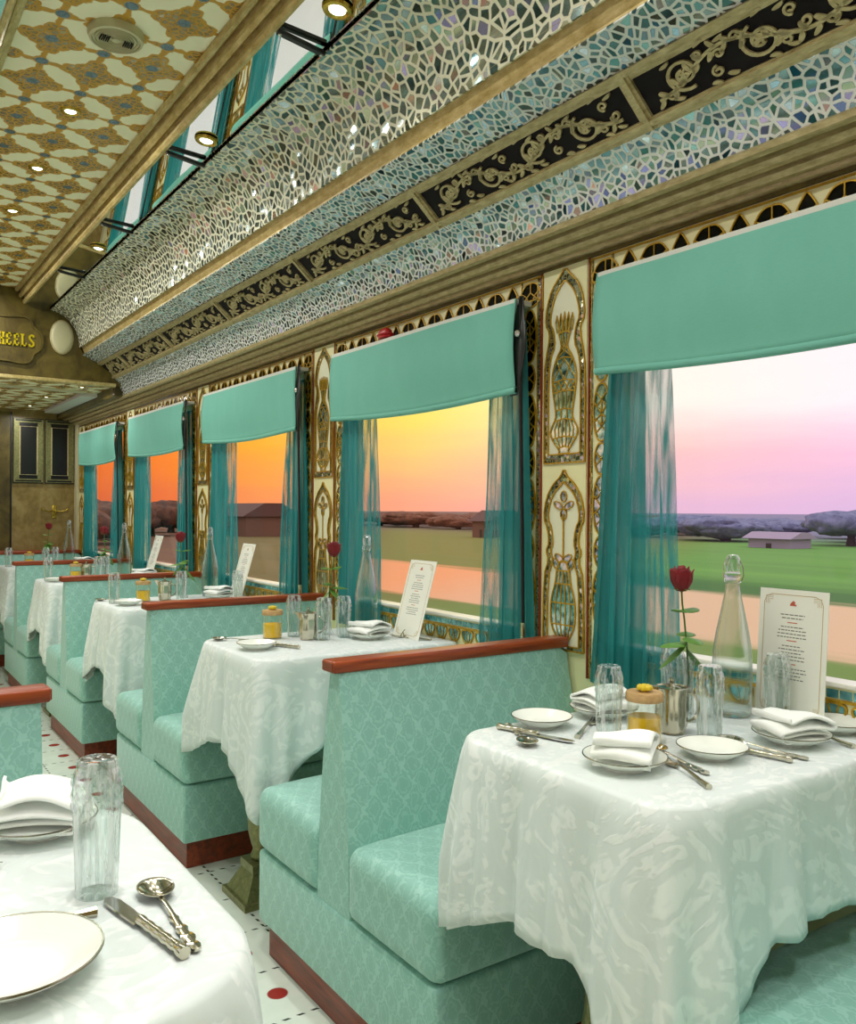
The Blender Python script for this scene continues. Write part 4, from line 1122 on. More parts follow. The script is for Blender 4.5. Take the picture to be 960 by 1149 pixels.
# ================================================================== TABLEWARE
def mk_glass():
    g = empty('tumbler', (0, 0, 0), '', 'glass')
    # a faceted tumbler standing upside down: bulging cut top, straight ribs below
    b = B()
    pr = [(.0235, .0), (.0235, .004), (.0240, .03), (.0247, .06), (.0256, .085), (.0272, .105), (.0275, .120), (.0262, .132), (.0228, .139), (.0232, .1425), (.0222, .1460), (.0195, .1475), (.008, .1462), (.001, .1460)]
    b.lathe(pr, 48, rib=.035, ribn=12, ribr=(.02, .088)); b.obj('glass_body', 'cut_glass', g, 30)
    b = B()
    for r in range(3):
        for i in range(14):
            a = 2 * PI * (i + .5 * (r % 2)) / 14; z = .098 + r * .0125; R = (.0273, .0279, .0272)[r]
            c = Vector((R * math.cos(a), R * math.sin(a), z)); tx = Vector((-math.sin(a), math.cos(a), 0)); nn = Vector((math.cos(a), math.sin(a), 0))
            v = [b.bm.verts.new(c + tx * dx + Vector((0, 0, dz)) + nn * dn) for dx, dz, dn in ((.0058, 0, 0), (0, .0066, 0), (-.0058, 0, 0), (0, -.0066, 0), (0, 0, .0018))]
            for k in range(4): b.bm.faces.new((v[k], v[(k + 1) % 4], v[4]))
    b.obj('cut_facets', 'cut_glass', g, 0)
    return g
GL_ = mk_glass()

def mk_jar():
    g = empty('honey_jar', (0, 0, 0), '', 'jar')
    b = B(); b.lathe([(.034, .0), (.037, .003), (.037, .082), (.035, .082), (.035, .005), (.001, .004)], 32); b.obj('glass_body', 'jar_glass', g)
    b = B(); b.lathe([(.001, .005), (.0335, .005), (.0340, .008), (.0340, .052), (.001, .053)], 32); b.obj('amber_honey', 'honey', g)
    b = B(); b.lathe([(.001, .083), (.0385, .083), (.0395, .086), (.0390, .097), (.037, .100), (.001, .100)], 32); ld_ = b.obj('wooden_lid', 'pale_wood', g)
    b = B()
    for i in range(7):
        a = 2 * PI * i / 7; r = .011 if i else .0
        b.lathe([(.001, -.006), (.006, -.0035), (.0068, 0), (.005, .004), (.001, .006)], 8, c=(.011 * math.cos(a), .011 * math.sin(a), .108))
    b.lathe([(.001, 0), (.007, 0), (.007, .010), (.009, .014), (.001, .017)], 10, c=(0, 0, .099)); b.obj('knob', 'knob_yellow', ld_)
    return g
JR = mk_jar()

def mk_creamer():
    g = empty('silver_pot', (0, 0, 0), '', 'pot')
    b = B(); b.lathe([(.001, 0), (.026, 0), (.029, .003), (.028, .008), (.031, .018), (.032, .04), (.031, .07), (.033, .086), (.035, .094), (.033, .095), (.029, .085), (.028, .02), (.001, .012)], 40, rib=.03, ribn=10, ribr=(.015, .088))
    b.obj('pot_body', 'silver', g, 30)
    b = B(); pts = [(.030 + .0 , 0, .082)]
    for i in range(13): a = PI / 2 - PI * i / 12; pts.append((.033 + .024 * math.cos(a), 0, .052 + .030 * math.sin(a)))
    pts.append((.031, 0, .018)); b.tube(pts, .0032, 8, flat=1.3); b.obj('handle', 'silver', g)
    b = B(); b.lathe([(.001, .102), (.006, .101), (.010, .097), (.027, .094), (.029, .090), (.001, .090)], 28); b.lathe([(.001, .114), (.005, .112), (.005, .106), (.003, .101)], 12); b.obj('lid', 'silver', g)
    b = B(); b.prism([(-.012, .072), (.012, .072), (.010, .095), (-.010, .095)], lambda s, z: Vector((-.028, s, z)), lambda s, z: Vector((-.030 - (z - .068) * .7, s * (1.2 - (z - .07) * 22), z + .003))); b.obj('spout', 'silver', g, 30)
    return g
CR = mk_creamer()

def mk_bottle():
    g = empty('water_bottle', (0, 0, 0), '', 'bottle')
    b = B(); pr = [(.001, .003), (.030, .0), (.039, .003), (.0425, .012), (.0430, .03), (.0430, .12), (.0415, .150), (.036, .185), (.0275, .225), (.0200, .262), (.0160, .285), (.0150, .300), (.0152, .305), (.0175, .307), (.0175, .318), (.0150, .320), (.001, .320)]
    b.lathe(pr, 48); b.obj('bottle_body', 'bottle_glass', g, 50)
    b = B(); b.lathe([(.001, .3215), (.0140, .3215), (.0155, .328), (.0165, .338), (.0150, .352), (.0110, .359), (.001, .361)], 24); ss_ = b.obj('swing_stopper', 'cut_glass', g)
    b = B()
    for s in (-1, 1):
        b.tube([(0, s * .0185, .300), (.006, s * .022, .312), (.004, s * .0215, .33), (0, s * .0175, .345), (0, s * .010, .352)], .0012, 6)
        b.tube([(0, s * .0185, .300), (-.012, s * .016, .298), (-.018, s * .004, .297)], .0012, 6)
    b.tube([(0, -.010, .352), (0, .010, .352)], .0012, 6); b.obj('wire_bail', 'chrome', ss_)
    return g
BT = mk_bottle()

def mk_plate(r=.064, name='side_plate'):
    g = empty(name, (0, 0, 0), '', 'plate')
    k = r / .064
    b = B(); b.lathe([(.001, .0045), (.030 * k, .0045), (.032 * k, .0055), (.034 * k, .0045), (.044 * k, .008), (.061 * k, .0195), (.064 * k, .0225), (.0635 * k, .0240), (.060 * k, .0215), (.047 * k, .0125), (.043 * k, .0100), (.041 * k, .0092), (.030 * k, .0078), (.001, .0075)][::1], 48, cap=False); b.obj('dish', 'porcelain', g, 60)
    b = B(); b.lathe([(.0640 * k, .0223), (.0650 * k, .0230), (.0645 * k, .0245), (.0632 * k, .0243)], 48, cap=False); b.obj('gilt_rim', 'plate_rim', g)
    b = B(); b.lathe([(.028 * k, 0), (.032 * k, 0), (.033 * k, .0055), (.027 * k, .0055)], 36, cap=False); b.obj('foot_ring', 'porcelain', g)
    return g
PL = mk_plate(); PB = mk_plate(.074, 'napkin_plate')

def mk_napkin(seed=1):
    rnd = random.Random(seed)
    # one cloth folded back and forth, each layer a little offset
    path = []; z = .004; w = .052; k = 4
    for q in range(k):
        sg = 1 if q % 2 == 0 else -1; w2 = w * (1 - .05 * q) + rnd.uniform(-.004, .004)
        for i in range(9):
            t_ = i / 8; x = sg * (-w2 + 2 * w2 * t_); path.append((x, z + .0035 * math.sin(PI * t_) * (q + .4)))
        for i in range(1, 5): a = -PI / 2 + PI * i / 5; path.append((sg * (w2 + .005 * math.cos(a)), z + .0062 + .0062 * math.sin(a)))
        z += .0124
    def f(u, v):
        i = u * (len(path) - 1); a = int(min(i, len(path) - 2)); fr = i - a
        x = path[a][0] * (1 - fr) + path[a + 1][0] * fr; zz = path[a][1] * (1 - fr) + path[a + 1][1] * fr
        y = (v - .5) * .100 * (1 - .10 * math.sin(u * 7)); lay = zz / .05
        zz += (.004 * math.sin(v * 5 + u * 9) + .010 * (v - .5) ** 2 * 4 * (-.6)) * lay
        x += .008 * (v - .5) * math.sin(u * 5) + .006 * math.sin(v * 3.1 + 1) * lay
        return Vector((x, y, max(.0015, zz)))
    o = grid_obj('folded_napkin', f, 104, 14, 'napkin', None, .0042, 60)
    return o
NP = mk_napkin()

def mk_spoon():
    g = empty('silver_spoon', (0, 0, 0), '', 'spoon')      # lies along +y, bowl at the far end
    def f(u, v):
        a = u * 2 * PI; r = v; x = .021 * r * math.cos(a); y = .122 + .027 * r * math.sin(a) * (1 - .06 * math.sin(a)); return Vector((x, y, .002 + .0095 * r ** 2))
    o = grid_obj('bowl', f, 28, 7, 'silver', g, .0012)
    pts = [(0, .098, .009), (0, .080, .012), (0, .050, .009), (0, .020, .005), (0, -.01, .004), (0, -.03, .0035)]; b = B(); b.tube(pts, [.0035, .0025, .003, .0045, .0065, .004], 8, flat=1.0)
    for v in b.bm.verts: v.co.z = .0045 + (v.co.z - .0045) * .55
    for (y, r) in ((.045, .005), (.018, .0065), (-.004, .0078), (-.024, .007)): b.lathe([(.001, .001), (r, .003), (r, .006), (.001, .008)], 10, c=(0, y, 0), sy=1.5)
    b.obj('ornate_handle', 'silver', g); return g
SPN = mk_spoon()
def mk_knife():
    g = empty('silver_knife', (0, 0, 0), '', 'knife')
    b = B(); pl = [(-.008, .065), (.007, .065), (.0085, .10), (.008, .132), (.004, .145), (-.004, .148), (-.009, .14), (-.0095, .10)]
    b.prism(pl, lambda x, y: Vector((x, y, .0040)), lambda x, y: Vector((x * .9, y, .0058))); b.obj('blade', 'chrome', g, 30)
    b = B(); n = 20; pts = [(0, -.03 + .097 * i / n, .0070) for i in range(n + 1)]; b.tube(pts, [.0056 + .0006 * math.sin(i * 1.7) + (.0012 if i < 3 else 0) for i in range(n + 1)], 10); b.obj('ornate_handle', 'silver', g)
    return g
KNF = mk_knife()
def mk_fork():
    g = empty('silver_fork', (0, 0, 0), '', 'fork')
    b = B()
    for i in range(4):
        x = (i - 1.5) * .0058; b.tube([(x * .9, .104, .004), (x, .118, .003), (x, .134, .004), (x * .95, .148, .009)], [.0017, .0016, .0013, .0007], 6)
    b.prism([(-.011, .104), (.011, .104), (.009, .093), (.003, .084), (-.003, .084), (-.009, .093)], lambda x, y: Vector((x, y, .003)), lambda x, y: Vector((x, y, .0055))); b.obj('tines', 'silver', g)
    b = B(); b.tube([(0, .088, .005), (0, .07, .011), (0, .04, .010), (0, 0, .0055), (0, -.03, .004)], [.003, .0026, .003, .0042, .006], 8); b.obj('ornate_handle', 'silver', g)
    return g
FRK = mk_fork()

def mk_menu():
    g = empty('menu_card', (0, 0, 0), '', 'menu')     # stands on its lower edge; width along y, leans to +x
    W, Hh = .165, .285; F = lambda s, t, h: Vector((-h, -s, t))     # s to the right as read from the car
    b = B(); b.plate([(-W / 2, 0), (W / 2, 0), (W / 2, Hh), (-W / 2, Hh)], F, -.001, .001); b.obj('card', 'paper', g, 0)
    b = B(); m = .012; c = .018
    fr = [(-W / 2 + m + c, m), (W / 2 - m - c, m), (W / 2 - m - .005, m + .006), (W / 2 - m, m + c), (W / 2 - m, Hh - m - c), (W / 2 - m - .005, Hh - m - .006), (W / 2 - m - c, Hh - m), (-W / 2 + m + c, Hh - m), (-W / 2 + m + .005, Hh - m - .006), (-W / 2 + m, Hh - m - c), (-W / 2 + m, m + c), (-W / 2 + m + .005, m + .006)]
    b.ribbon(fr, .0013, F, .0008, .0014, True)
    for sx in (-1, 1):
        for sz in (-1, 1):
            x = sx * (W / 2 - m - .004); z = Hh / 2 + sz * (Hh / 2 - m - .004)
            for q in range(3): b.ribbon([(x - sx * q * .004, z - sz * .018), (x - sx * q * .004, z - sz * q * .004), (x - sx * .018, z - sz * q * .004)], .0009, F, .0008, .0014)
    b.obj('gold_border', 'paper_gold', g, 0)
    b = B(); rnd = random.Random(5); z = Hh * .80
    for gi, rows in enumerate((2, 4, 5, 4)):
        for r in range(rows):
            w = rnd.uniform(.030, .075); x = -w / 2
            while x < w / 2:
                l = rnd.uniform(.004, .010); b.plate([(x, z), (min(x + l, w / 2), z), (min(x + l, w / 2), z + .0022), (x, z + .0022)], F, .0008, .0013); x += l + .0022
            z -= .0075
        z -= .012
    b.obj('text_lines', 'ink', g, 0)
    b = B(); b.plate([(-.008, Hh * .875), (.008, Hh * .875), (.008, Hh * .885), (.004, Hh * .89), (.005, Hh * .905), (0, Hh * .915), (-.004, Hh * .90), (-.006, Hh * .892)], F, .0008, .0014)
    for z in (.74, .60, .42): b.plate([(-.012, Hh * z), (.012, Hh * z), (.012, Hh * z + .002), (-.012, Hh * z + .002)], F, .0008, .0014)
    b.obj('red_crest', 'ink_red', g, 0)
    b = B(); b.tube([(.0, -.02, .004), (-.014, -.012, .0035), (-.016, 0, .02), (-.010, 0, .03), (-.016, 0, .02), (-.014, .012, .0035), (0, .02, .004)], .0016, 6); b.obj('easel_clip', 'gilt_dark', g)
    return g
MN = mk_menu()

def mk_vase():
    g = empty('bud_vase', (0, 0, 0), '', 'vase')
    b = B(); b.lathe([(.001, 0), (.020, 0), (.021, .004), (.013, .016), (.011, .05), (.012, .10), (.015, .128), (.0165, .135), (.014, .132), (.0095, .10), (.0085, .03), (.001, .02)], 28); b.obj('glass_body', 'cut_glass', g)
    b = B(); b.lathe([(.001, .021), (.0078, .028), (.0085, .07), (.001, .071)], 20); b.obj('water', 'jar_glass', g)
    return g
VS = mk_vase()

def mk_rose(seed, H, lean):
    """long-stemmed red rose; origin where the stem meets the bottom of the vase"""
    g = empty('red_rose', (0, 0, 0), '', 'rose'); rnd = random.Random(seed)
    st_ = [Vector((0, 0, .024)), Vector((0, 0, .10)), Vector((lean[0] * .2, lean[1] * .2, H * .55)), Vector((lean[0] * .6, lean[1] * .6, H * .78)), Vector((lean[0] * .9, lean[1] * .9, H * .9)), Vector((lean[0], lean[1], H))]
    fine = []
    for i in range(len(st_) - 1):
        for k in range(5): fine.append(st_[i].lerp(st_[i + 1], k / 5))
    fine.append(st_[-1])
    b = B(); b.tube(fine, .0021, 8); stm = b.obj('stem', 'stem_green', g)
    top = st_[-1]
    # bloom: nested curling petals
    b = B()
    def petal(rad, h, a0, wid, curl, zoff, tilt=0):
        nu, nv = 8, 7; rows = []
        for i in range(nu + 1):
            row = []
            for j in range(nv + 1):
                u = i / nu - .5; v = j / nv; a = a0 + u * wid
                r = 1.18 * rad * (math.sin(PI * (.12 + .55 * v)) ** .8) + curl * max(0, v - .72) ** 2 * 12 * (1 - abs(u) * .8)
                z = zoff + 1.12 * h * v * (1 - .45 * (abs(u) * 2) ** 2.5 * v) - curl * max(0, v - .85) * 1.5
                row.append(b.bm.verts.new(top + Vector((r * math.cos(a), r * math.sin(a), z))))
            rows.append(row)
        for i in range(nu):
            for j in range(nv): b.bm.faces.new((rows[i][j], rows[i + 1][j], rows[i + 1][j + 1], rows[i][j + 1]))
    for k in range(3): petal(.008, .046, k * 2.1, 2.9, 0, .002)
    for k in range(4): petal(.0145, .047, .4 + k * 1.57, 2.3, .001, 0)
    for k in range(5): petal(.0205, .044, k * 1.257, 1.9, .006, -.002)
    o = b.obj('bloom', 'rose_red', g, 80, fix=False); md = o.modifiers.new('thick', 'SOLIDIFY'); md.thickness = .0009
    b = B()
    for k in range(5):
        a = k * 1.257 + .3
        b.tube([top + Vector((0, 0, -.002)), top + Vector((.010 * math.cos(a), .010 * math.sin(a), .004)), top + Vector((.020 * math.cos(a), .020 * math.sin(a), .0))], [.004, .0032, .0005], 6)
    b.obj('sepals', 'stem_green', g)
    # leaves
    def leafm(p, a, el, L, W):
        d = Vector((math.cos(a) * math.cos(el), math.sin(a) * math.cos(el), math.sin(el))); s = Vector((-math.sin(a), math.cos(a), 0)); up = d.cross(s)
        def f(u, v):
            w = W * math.sin(PI * u ** .8) ** .8 * (1 + .05 * math.sin(u * 60)); x = (v - .5) * 2
            return p + d * (L * u) + s * (w * x) - up * (.25 * w * abs(x)) + Vector((0, 0, -L * .30 * u * u))
        o = grid_obj('leaf', f, 14, 6, 'leaf_green', stm); md = o.modifiers.new('thick', 'SOLIDIFY'); md.thickness = .0006
    spots = [(.60, 2.6, .2, .072, .026), (.55, -.9, -.7, .084, .030), (.66, .3, .4, .052, .020), (.84, 3.0, .5, .050, .017), (.84, -.2, .4, .060, .021), (.58, 2.0, -.6, .070, .027), (.64, -2.2, .1, .055, .020)]
    for (t_, a, el, L, W) in spots:
        z = H * t_; p = min(fine, key=lambda q: abs(q.z - z)); leafm(p, a, el, L, W)
    return g
RS = mk_rose(2, .286, (-.018, .010)); RS['category'] = 'rose'

# ------------------------------------------------------------------ laying the tables
ZT = TZ + .0012
def put(proto, x, y, rz, lab, grp=None, z=ZT, scale=None): return place(proto, USED, (x, y, z), rz, lab, grp, scale)
R = math.radians
def aim(dx, dy): return math.atan2(-dx, dy)        # heading of a thing that lies along +y
def cutlery(proto, ax, ay, bx, by, lab, grp=None, z=ZT):
    """handle end at a, tip at b"""
    rz = aim(bx - ax, by - ay); s = 1.0
    d = Vector((bx - ax, by - ay)).normalized(); ox, oy = ax + d.x * .03, ay + d.y * .03
    return put(proto, ox, oy, rz, lab, grp, z)

# nearest window table, seen closely
Y = TYC[0]
for x, y, lab in ((1.268, 1.195, 'upturned cut-glass tumbler left of the honey jar on the nearest window table'), (1.560, 1.275, 'upturned cut-glass tumbler behind the silver pot, beside the rose, on the nearest table'),
                  (1.440, 1.085, 'upturned cut-glass tumbler right of the silver pot on the nearest table'), (1.690, 1.098, 'upturned cut-glass tumbler in front of the menu card on the nearest table')):
    put(GL_, x, y, .3, lab, 'tumblers on the nearest window table')
put(JR, 1.310, 1.140, 0, 'jar of amber honey with wooden lid and yellow knob on the nearest window table', scale=(.94, .94, 1))
put(CR, 1.415, 1.160, R(-32), 'ribbed silver pot with looped handle beside the honey jar on the nearest table')
put(BT, 1.653, 1.186, R(20), 'clear swing-top water bottle left of the menu on the nearest table')
put(VS, 1.525, 1.205, 0, 'slim clear bud vase holding the rose on the nearest window table')
put(RS, 1.525, 1.205, R(20), 'dark red rose with green leaves in the bud vase on the nearest table')
m = put(MN, 1.722, 1.092, 0, 'upright menu card against the nearest window at the right edge'); m.rotation_euler = (0, R(4), 0)
put(PL, 1.225, 1.345, 0, 'small white plate at the far left corner of the nearest window table')
put(PL, 1.335, 1.000, 0, 'small white plate in the middle front of the nearest window table')
put(PL, 1.715, .975, 0, 'small white plate at the right edge of the nearest window table')
for x, y, rz, lp, ln in ((1.150, 1.045, 35, 'white gilt-rimmed plate under the napkin in front of the honey jar on the nearest table', 'folded white napkin on a plate in front of the honey jar on the nearest table'),
                         (1.550, .975, -20, 'white plate under the napkin below the menu card on the nearest table', 'folded white napkin on a plate below the menu card on the nearest table'),
                         (1.40, 1.335, 80, 'white plate under the napkin behind the tumbler on the nearest table', 'folded white napkin partly hidden behind the tumbler on the nearest table')):
    put(PB, x, y, 0, lp); o = put(NP, x, y, R(rz), ln, None, ZT + .011); tag(o, ln, 'napkin')
cutlery(KNF, 1.130, 1.375, 1.170, 1.245, 'silver knife in front of the far left plate on the nearest table')
cutlery(SPN, 1.165, 1.385, 1.110, 1.27, 'ornate silver spoon at the left corner of the nearest table')
cutlery(FRK, 1.215, 1.230, 1.33, 1.30, 'silver fork lying left of the tumbler on the nearest table')
cutlery(SPN, 1.235, .935, 1.275, 1.085, 'ornate silver spoon lying before the silver pot on the nearest table')
cutlery(FRK, 1.175, .885, 1.235, 1.02, 'silver fork right of the front napkin plate on the nearest table')
cutlery(KNF, 1.425, .895, 1.40, 1.01, 'ornate silver knife right of the middle plate on the nearest table')
cutlery(SPN, 1.462, .890, 1.448, 1.02, 'ornate silver spoon beside the knife at the right of the nearest table')
cutlery(FRK, 1.615, .885, 1.64, 1.0, 'silver fork right of the napkin plate at the right of the nearest table')
cutlery(SPN, 1.668, .905, 1.715, 1.035, 'silver spoon resting by the tiled sill at the right edge', z=ZT + .019) if False else None

# second window table
Y = TYC[1]; W2 = 'on the second window table'
for x, y, lab in ((1.345, Y + .150, 'leftmost upturned tumbler '), (1.395, Y + .02, 'middle upturned tumbler beside the silver pot '), (1.487, Y + .040, 'right-hand upturned tumbler near the rose ')): put(GL_, x, y, .1, lab + W2, 'tumblers on the second window table')
put(JR, 1.262, Y + .150, 0, 'honey jar with wooden lid ' + W2); put(CR, 1.355, Y + .055, R(-30), 'silver pot between the tumblers ' + W2)
put(BT, 1.660, Y + .175, 0, 'clear swing-top water bottle in front of the curtain ' + W2)
put(VS, 1.470, Y + .125, 0, 'slim clear bud vase among the tumblers ' + W2); put(RS, 1.470, Y + .125, R(200), 'single red rose in a bud vase ' + W2)
m = put(MN, 1.660, Y - .10, 0, 'menu card leaning against the glass of the second window'); m.rotation_euler = (0, R(16), 0)
put(PL, 1.118, Y - .045, 0, 'small white plate at the aisle end ' + W2)
put(PB, 1.545, Y - .04, 0, 'white plate under the napkin right of the tumblers ' + W2); o = put(NP, 1.545, Y - .04, R(15), '', None, ZT + .011); tag(o, 'folded white napkin right of the tumblers ' + W2, 'napkin')
cutlery(SPN, 1.20, Y + .10, 1.11, Y + .17, 'silver spoon at the far aisle corner ' + W2); cutlery(KNF, 1.235, Y - .12, 1.19, Y - .02, 'silver knife beside the small plate ' + W2)
cutlery(FRK, 1.70, Y - .20, 1.66, Y - .09, 'silver fork below the menu card ' + W2)

def far_table(i, items, nm):
    Y = TYC[i]; wh = 'on the %s window table' % nm
    for kind, x, dy, extra in items:
        y = Y + dy
        if kind == 'g': put(GL_, x, y, .2, 'upturned tumbler %s %s' % (extra, wh), 'tumblers on the %s window table' % nm)
        elif kind == 'jar': put(JR, x, y, 0, 'honey jar with yellow knob ' + wh)
        elif kind == 'pot': put(CR, x, y, R(-30), 'silver pot beside the honey jar ' + wh)
        elif kind == 'bottle': put(BT, x, y, 0, 'clear swing-top water bottle ' + wh)
        elif kind == 'rose': put(VS, x, y, 0, 'clear bud vase with a rose ' + wh); put(RS, x, y, R(extra), 'red rose in a bud vase ' + wh)
        elif kind == 'menu': m = put(MN, x, y, 0, 'pale menu card leaning to the window ' + wh); m.rotation_euler = (0, R(16), 0)
        elif kind == 'plate': put(PL, x, y, 0, 'small white plate at the aisle end ' + wh)
        elif kind == 'nap': put(PB, x, y, 0, 'white plate under a napkin ' + wh); o = put(NP, x, y, R(20), '', None, ZT + .011); tag(o, 'folded white napkin on a plate ' + wh, 'napkin')
        elif kind == 'spoon': cutlery(SPN, x + .10, y - .06, x, y - .01, 'silver spoon at the aisle corner ' + wh)
far_table(2, [('bottle', 1.60, .15, ''), ('jar', 1.229, .06, ''), ('pot', 1.335, .06, ''), ('g', 1.395, -.01, 'right of the silver pot'), ('menu', 1.700, .05, ''), ('g', 1.655, -.09, 'in front of the menu card'), ('g', 1.085, .04, 'at the aisle end'),
              ('plate', 1.120, -.08, ''), ('nap', 1.60, .02, ''), ('rose', 1.46, .14, 20), ('spoon', 1.09, .17, '')], 'third')
far_table(3, [('g', 1.075, .02, 'at the aisle end'), ('plate', 1.100, -.08, ''), ('jar', 1.245, .05, ''), ('pot', 1.31, .06, ''), ('g', 1.365, -.02, 'right of the silver pot'), ('g', 1.418, .01, 'beside the rose'), ('rose', 1.443, .11, 80),
              ('bottle', 1.565, .12, ''), ('menu', 1.700, .05, ''), ('nap', 1.645, -.05, '')], 'fourth')
far_table(4, [('g', 1.075, 0, 'at the aisle end'), ('jar', 1.225, .02, ''), ('g', 1.335, -.03, 'left of the rose'), ('rose', 1.37, .10, 140), ('g', 1.41, .0, 'right of the rose'), ('bottle', 1.53, .08, ''), ('nap', 1.625, 0, '')], 'farthest')

# foreground table, lower left
LF = 'on the foreground table at the lower left'
put(GL_, .252, 1.048, .2, 'large upturned cut-glass tumbler ' + LF, scale=(1.02, 1.02, 1.08))
put(PB, .138, .900, 0, 'white dish with a thin dark gilt rim ' + LF, scale=(1.12, 1.12, 1.1))
put(PB, .232, 1.285, 0, 'white plate under the napkin ' + LF, scale=(1.02, 1.02, 1)); o = put(NP, .232, 1.285, R(-25), '', None, ZT + .011, scale=(1.12, 1.15, 1.1)); tag(o, 'large folded white napkin on a plate ' + LF, 'napkin')
cutlery(KNF, .288, .842, .258, 1.012, 'ornate silver knife beside the tumbler ' + LF)
cutlery(SPN, .302, .850, .308, 1.03, 'ornate round-bowled silver spoon at the table edge ' + LF)
cutlery(FRK, .238, .990, .10, .99, 'silver fork behind the gilt-rimmed dish ' + LF)
cutlery(FRK, .128, 1.355, .160, 1.19, 'silver fork left of the napkin plate ' + LF)

# ================================================================== OUTSIDE
t = NT('fields'); tc = t.obj(); s = t.n('SeparateXYZ'); t.l(tc, s.inputs[0]); X_, Y_ = s.outputs[0], s.outputs[1]
st1 = t.noise(t.obj((.35, .035, 1)), 1, 4, .6); st2 = t.noise(t.obj((1.2, .1, 1)), 1, 3, .6)
wobx = t.math('ADD', X_, t.math('MULTIPLY', t.math('SUBTRACT', st2.outputs[0], .5), 3))
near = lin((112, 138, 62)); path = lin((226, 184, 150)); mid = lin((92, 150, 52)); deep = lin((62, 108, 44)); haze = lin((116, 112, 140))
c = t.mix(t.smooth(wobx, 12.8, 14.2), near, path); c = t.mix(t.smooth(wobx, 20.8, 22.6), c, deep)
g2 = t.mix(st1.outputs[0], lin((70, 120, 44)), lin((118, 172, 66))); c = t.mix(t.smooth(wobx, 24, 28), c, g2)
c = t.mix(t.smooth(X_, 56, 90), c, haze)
sunset_lit = t.mix(t.smooth(wobx, 12.8, 14.2), lin((122, 112, 44)), lin((246, 158, 104))); sunset_lit = t.mix(t.smooth(wobx, 20.8, 22.8), sunset_lit, lin((128, 122, 46))); sunset_lit = t.mix(t.smooth(t.math('SUBTRACT', Y_, t.math('MULTIPLY', X_, 1.55)), 0, 7), sunset_lit, t.mix(st1.outputs[0], lin((98, 82, 34)), lin((136, 112, 54)))); sunset_lit = t.mix(t.smooth(X_, 46, 80), sunset_lit, lin((120, 92, 86)))
c = t.mix(t.smooth(t.math('SUBTRACT', Y_, t.math('MULTIPLY', X_, .6)), 5, 16), c, sunset_lit)  # orange sunset light on the land, painted into the field colour by position
far_haze = t.mix(t.smooth(t.math('SUBTRACT', Y_, X_), -14, 14), lin((132, 122, 158)), lin((124, 92, 84))); c = t.mix(t.smooth(X_, 70, 150), c, far_haze)  # distance haze painted into the far ground
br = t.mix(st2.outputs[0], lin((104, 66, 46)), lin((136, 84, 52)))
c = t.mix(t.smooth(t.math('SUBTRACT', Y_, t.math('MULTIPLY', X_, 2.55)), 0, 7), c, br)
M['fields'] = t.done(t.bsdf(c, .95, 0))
b = B()
ZG = -1.12
for i in range(12):
    for j in range(12):
        pass
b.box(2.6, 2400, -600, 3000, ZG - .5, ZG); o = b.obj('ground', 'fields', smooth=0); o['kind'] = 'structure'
def foliage(name, ca, cb):
    t = NT(name); n = t.noise(t.obj(), 1.6, 5, .7); M[name] = t.done(t.bsdf(t.mix(t.smooth(n.outputs[0], .35, .65), lin(ca), lin(cb)), .9, 0))
foliage('foliage_haze_lilac', (98, 98, 136), (134, 132, 168)); foliage('foliage_brown', (84, 50, 38), (122, 74, 52)); foliage('foliage_umber', (104, 62, 44), (140, 84, 58)); plain('bark', (70, 52, 40), .9); plain('barn_wall', (126, 84, 66), .8); plain('barn_roof', (104, 66, 58), .8); plain('pale_wall', (172, 150, 176), .8)  # the lilac foliage carries distance haze in its base colour
from mathutils import noise as mn
def tree(x, y, w, h, mat, lab, grp, seed):
    g = empty('tree', (x, y, ZG), lab, 'tree', grp); bm = bmesh.new(); rnd = random.Random(seed)
    for k in range(6):
        r = bmesh.ops.create_icosphere(bm, subdivisions=3, radius=1)
        c = Vector((rnd.uniform(-.22, .22) * w, rnd.uniform(-.22, .22) * w, h * rnd.uniform(.42, .66))); sc = Vector((w * .28, w * rnd.uniform(.24, .34), h * rnd.uniform(.26, .36)))
        for v in r['verts']:
            d = 1 + .28 * mn.noise(v.co * 2.2 + Vector((seed, k, 0))) + .12 * mn.noise(v.co * 6 + Vector((seed, k, 3)))
            v.co = c + Vector((v.co.x * sc.x, v.co.y * sc.y, v.co.z * sc.z)) * d
            v.co.z = max(.05 * h, v.co.z)
    me = bpy.data.meshes.new('crown'); bm.to_mesh(me); bm.free(); link('crown', me, mat, g, 0)
    for p in me.polygons: p.use_smooth = True
    b = B(); b.tube([(0, 0, 0), (w * .01, 0, h * .3), (0, w * .02, h * .6)], [w * .05, w * .035, w * .02], 8); b.obj('trunk', 'bark', g)
rnd = random.Random(11); y = 12; k = 0
while y < 135:
    w = rnd.uniform(7, 11); h = rnd.uniform(1.9, 2.5) * (1.18 if 32 < y < 42 else 1)
    tree((60, 69, 78)[k % 3] + (y - 14) * .10, y, w, h, 'foliage_haze_lilac' if y < 66 else 'foliage_umber', 'low hazy tree in the line on the horizon beyond the green fields' if y < 66 else 'low brownish tree in the line on the sunset horizon', 'hazy trees on the horizon' if y < 66 else 'brownish trees on the sunset horizon', k); y += w * .42; k += 1
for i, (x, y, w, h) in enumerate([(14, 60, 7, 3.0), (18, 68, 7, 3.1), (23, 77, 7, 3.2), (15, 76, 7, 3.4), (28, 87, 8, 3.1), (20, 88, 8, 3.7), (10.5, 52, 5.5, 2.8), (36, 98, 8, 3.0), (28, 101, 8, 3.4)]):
    tree(x, y, w, h, 'foliage_brown', 'dark brown tree against the orange sunset past the far windows', 'dark trees past the far windows', 50 + i)
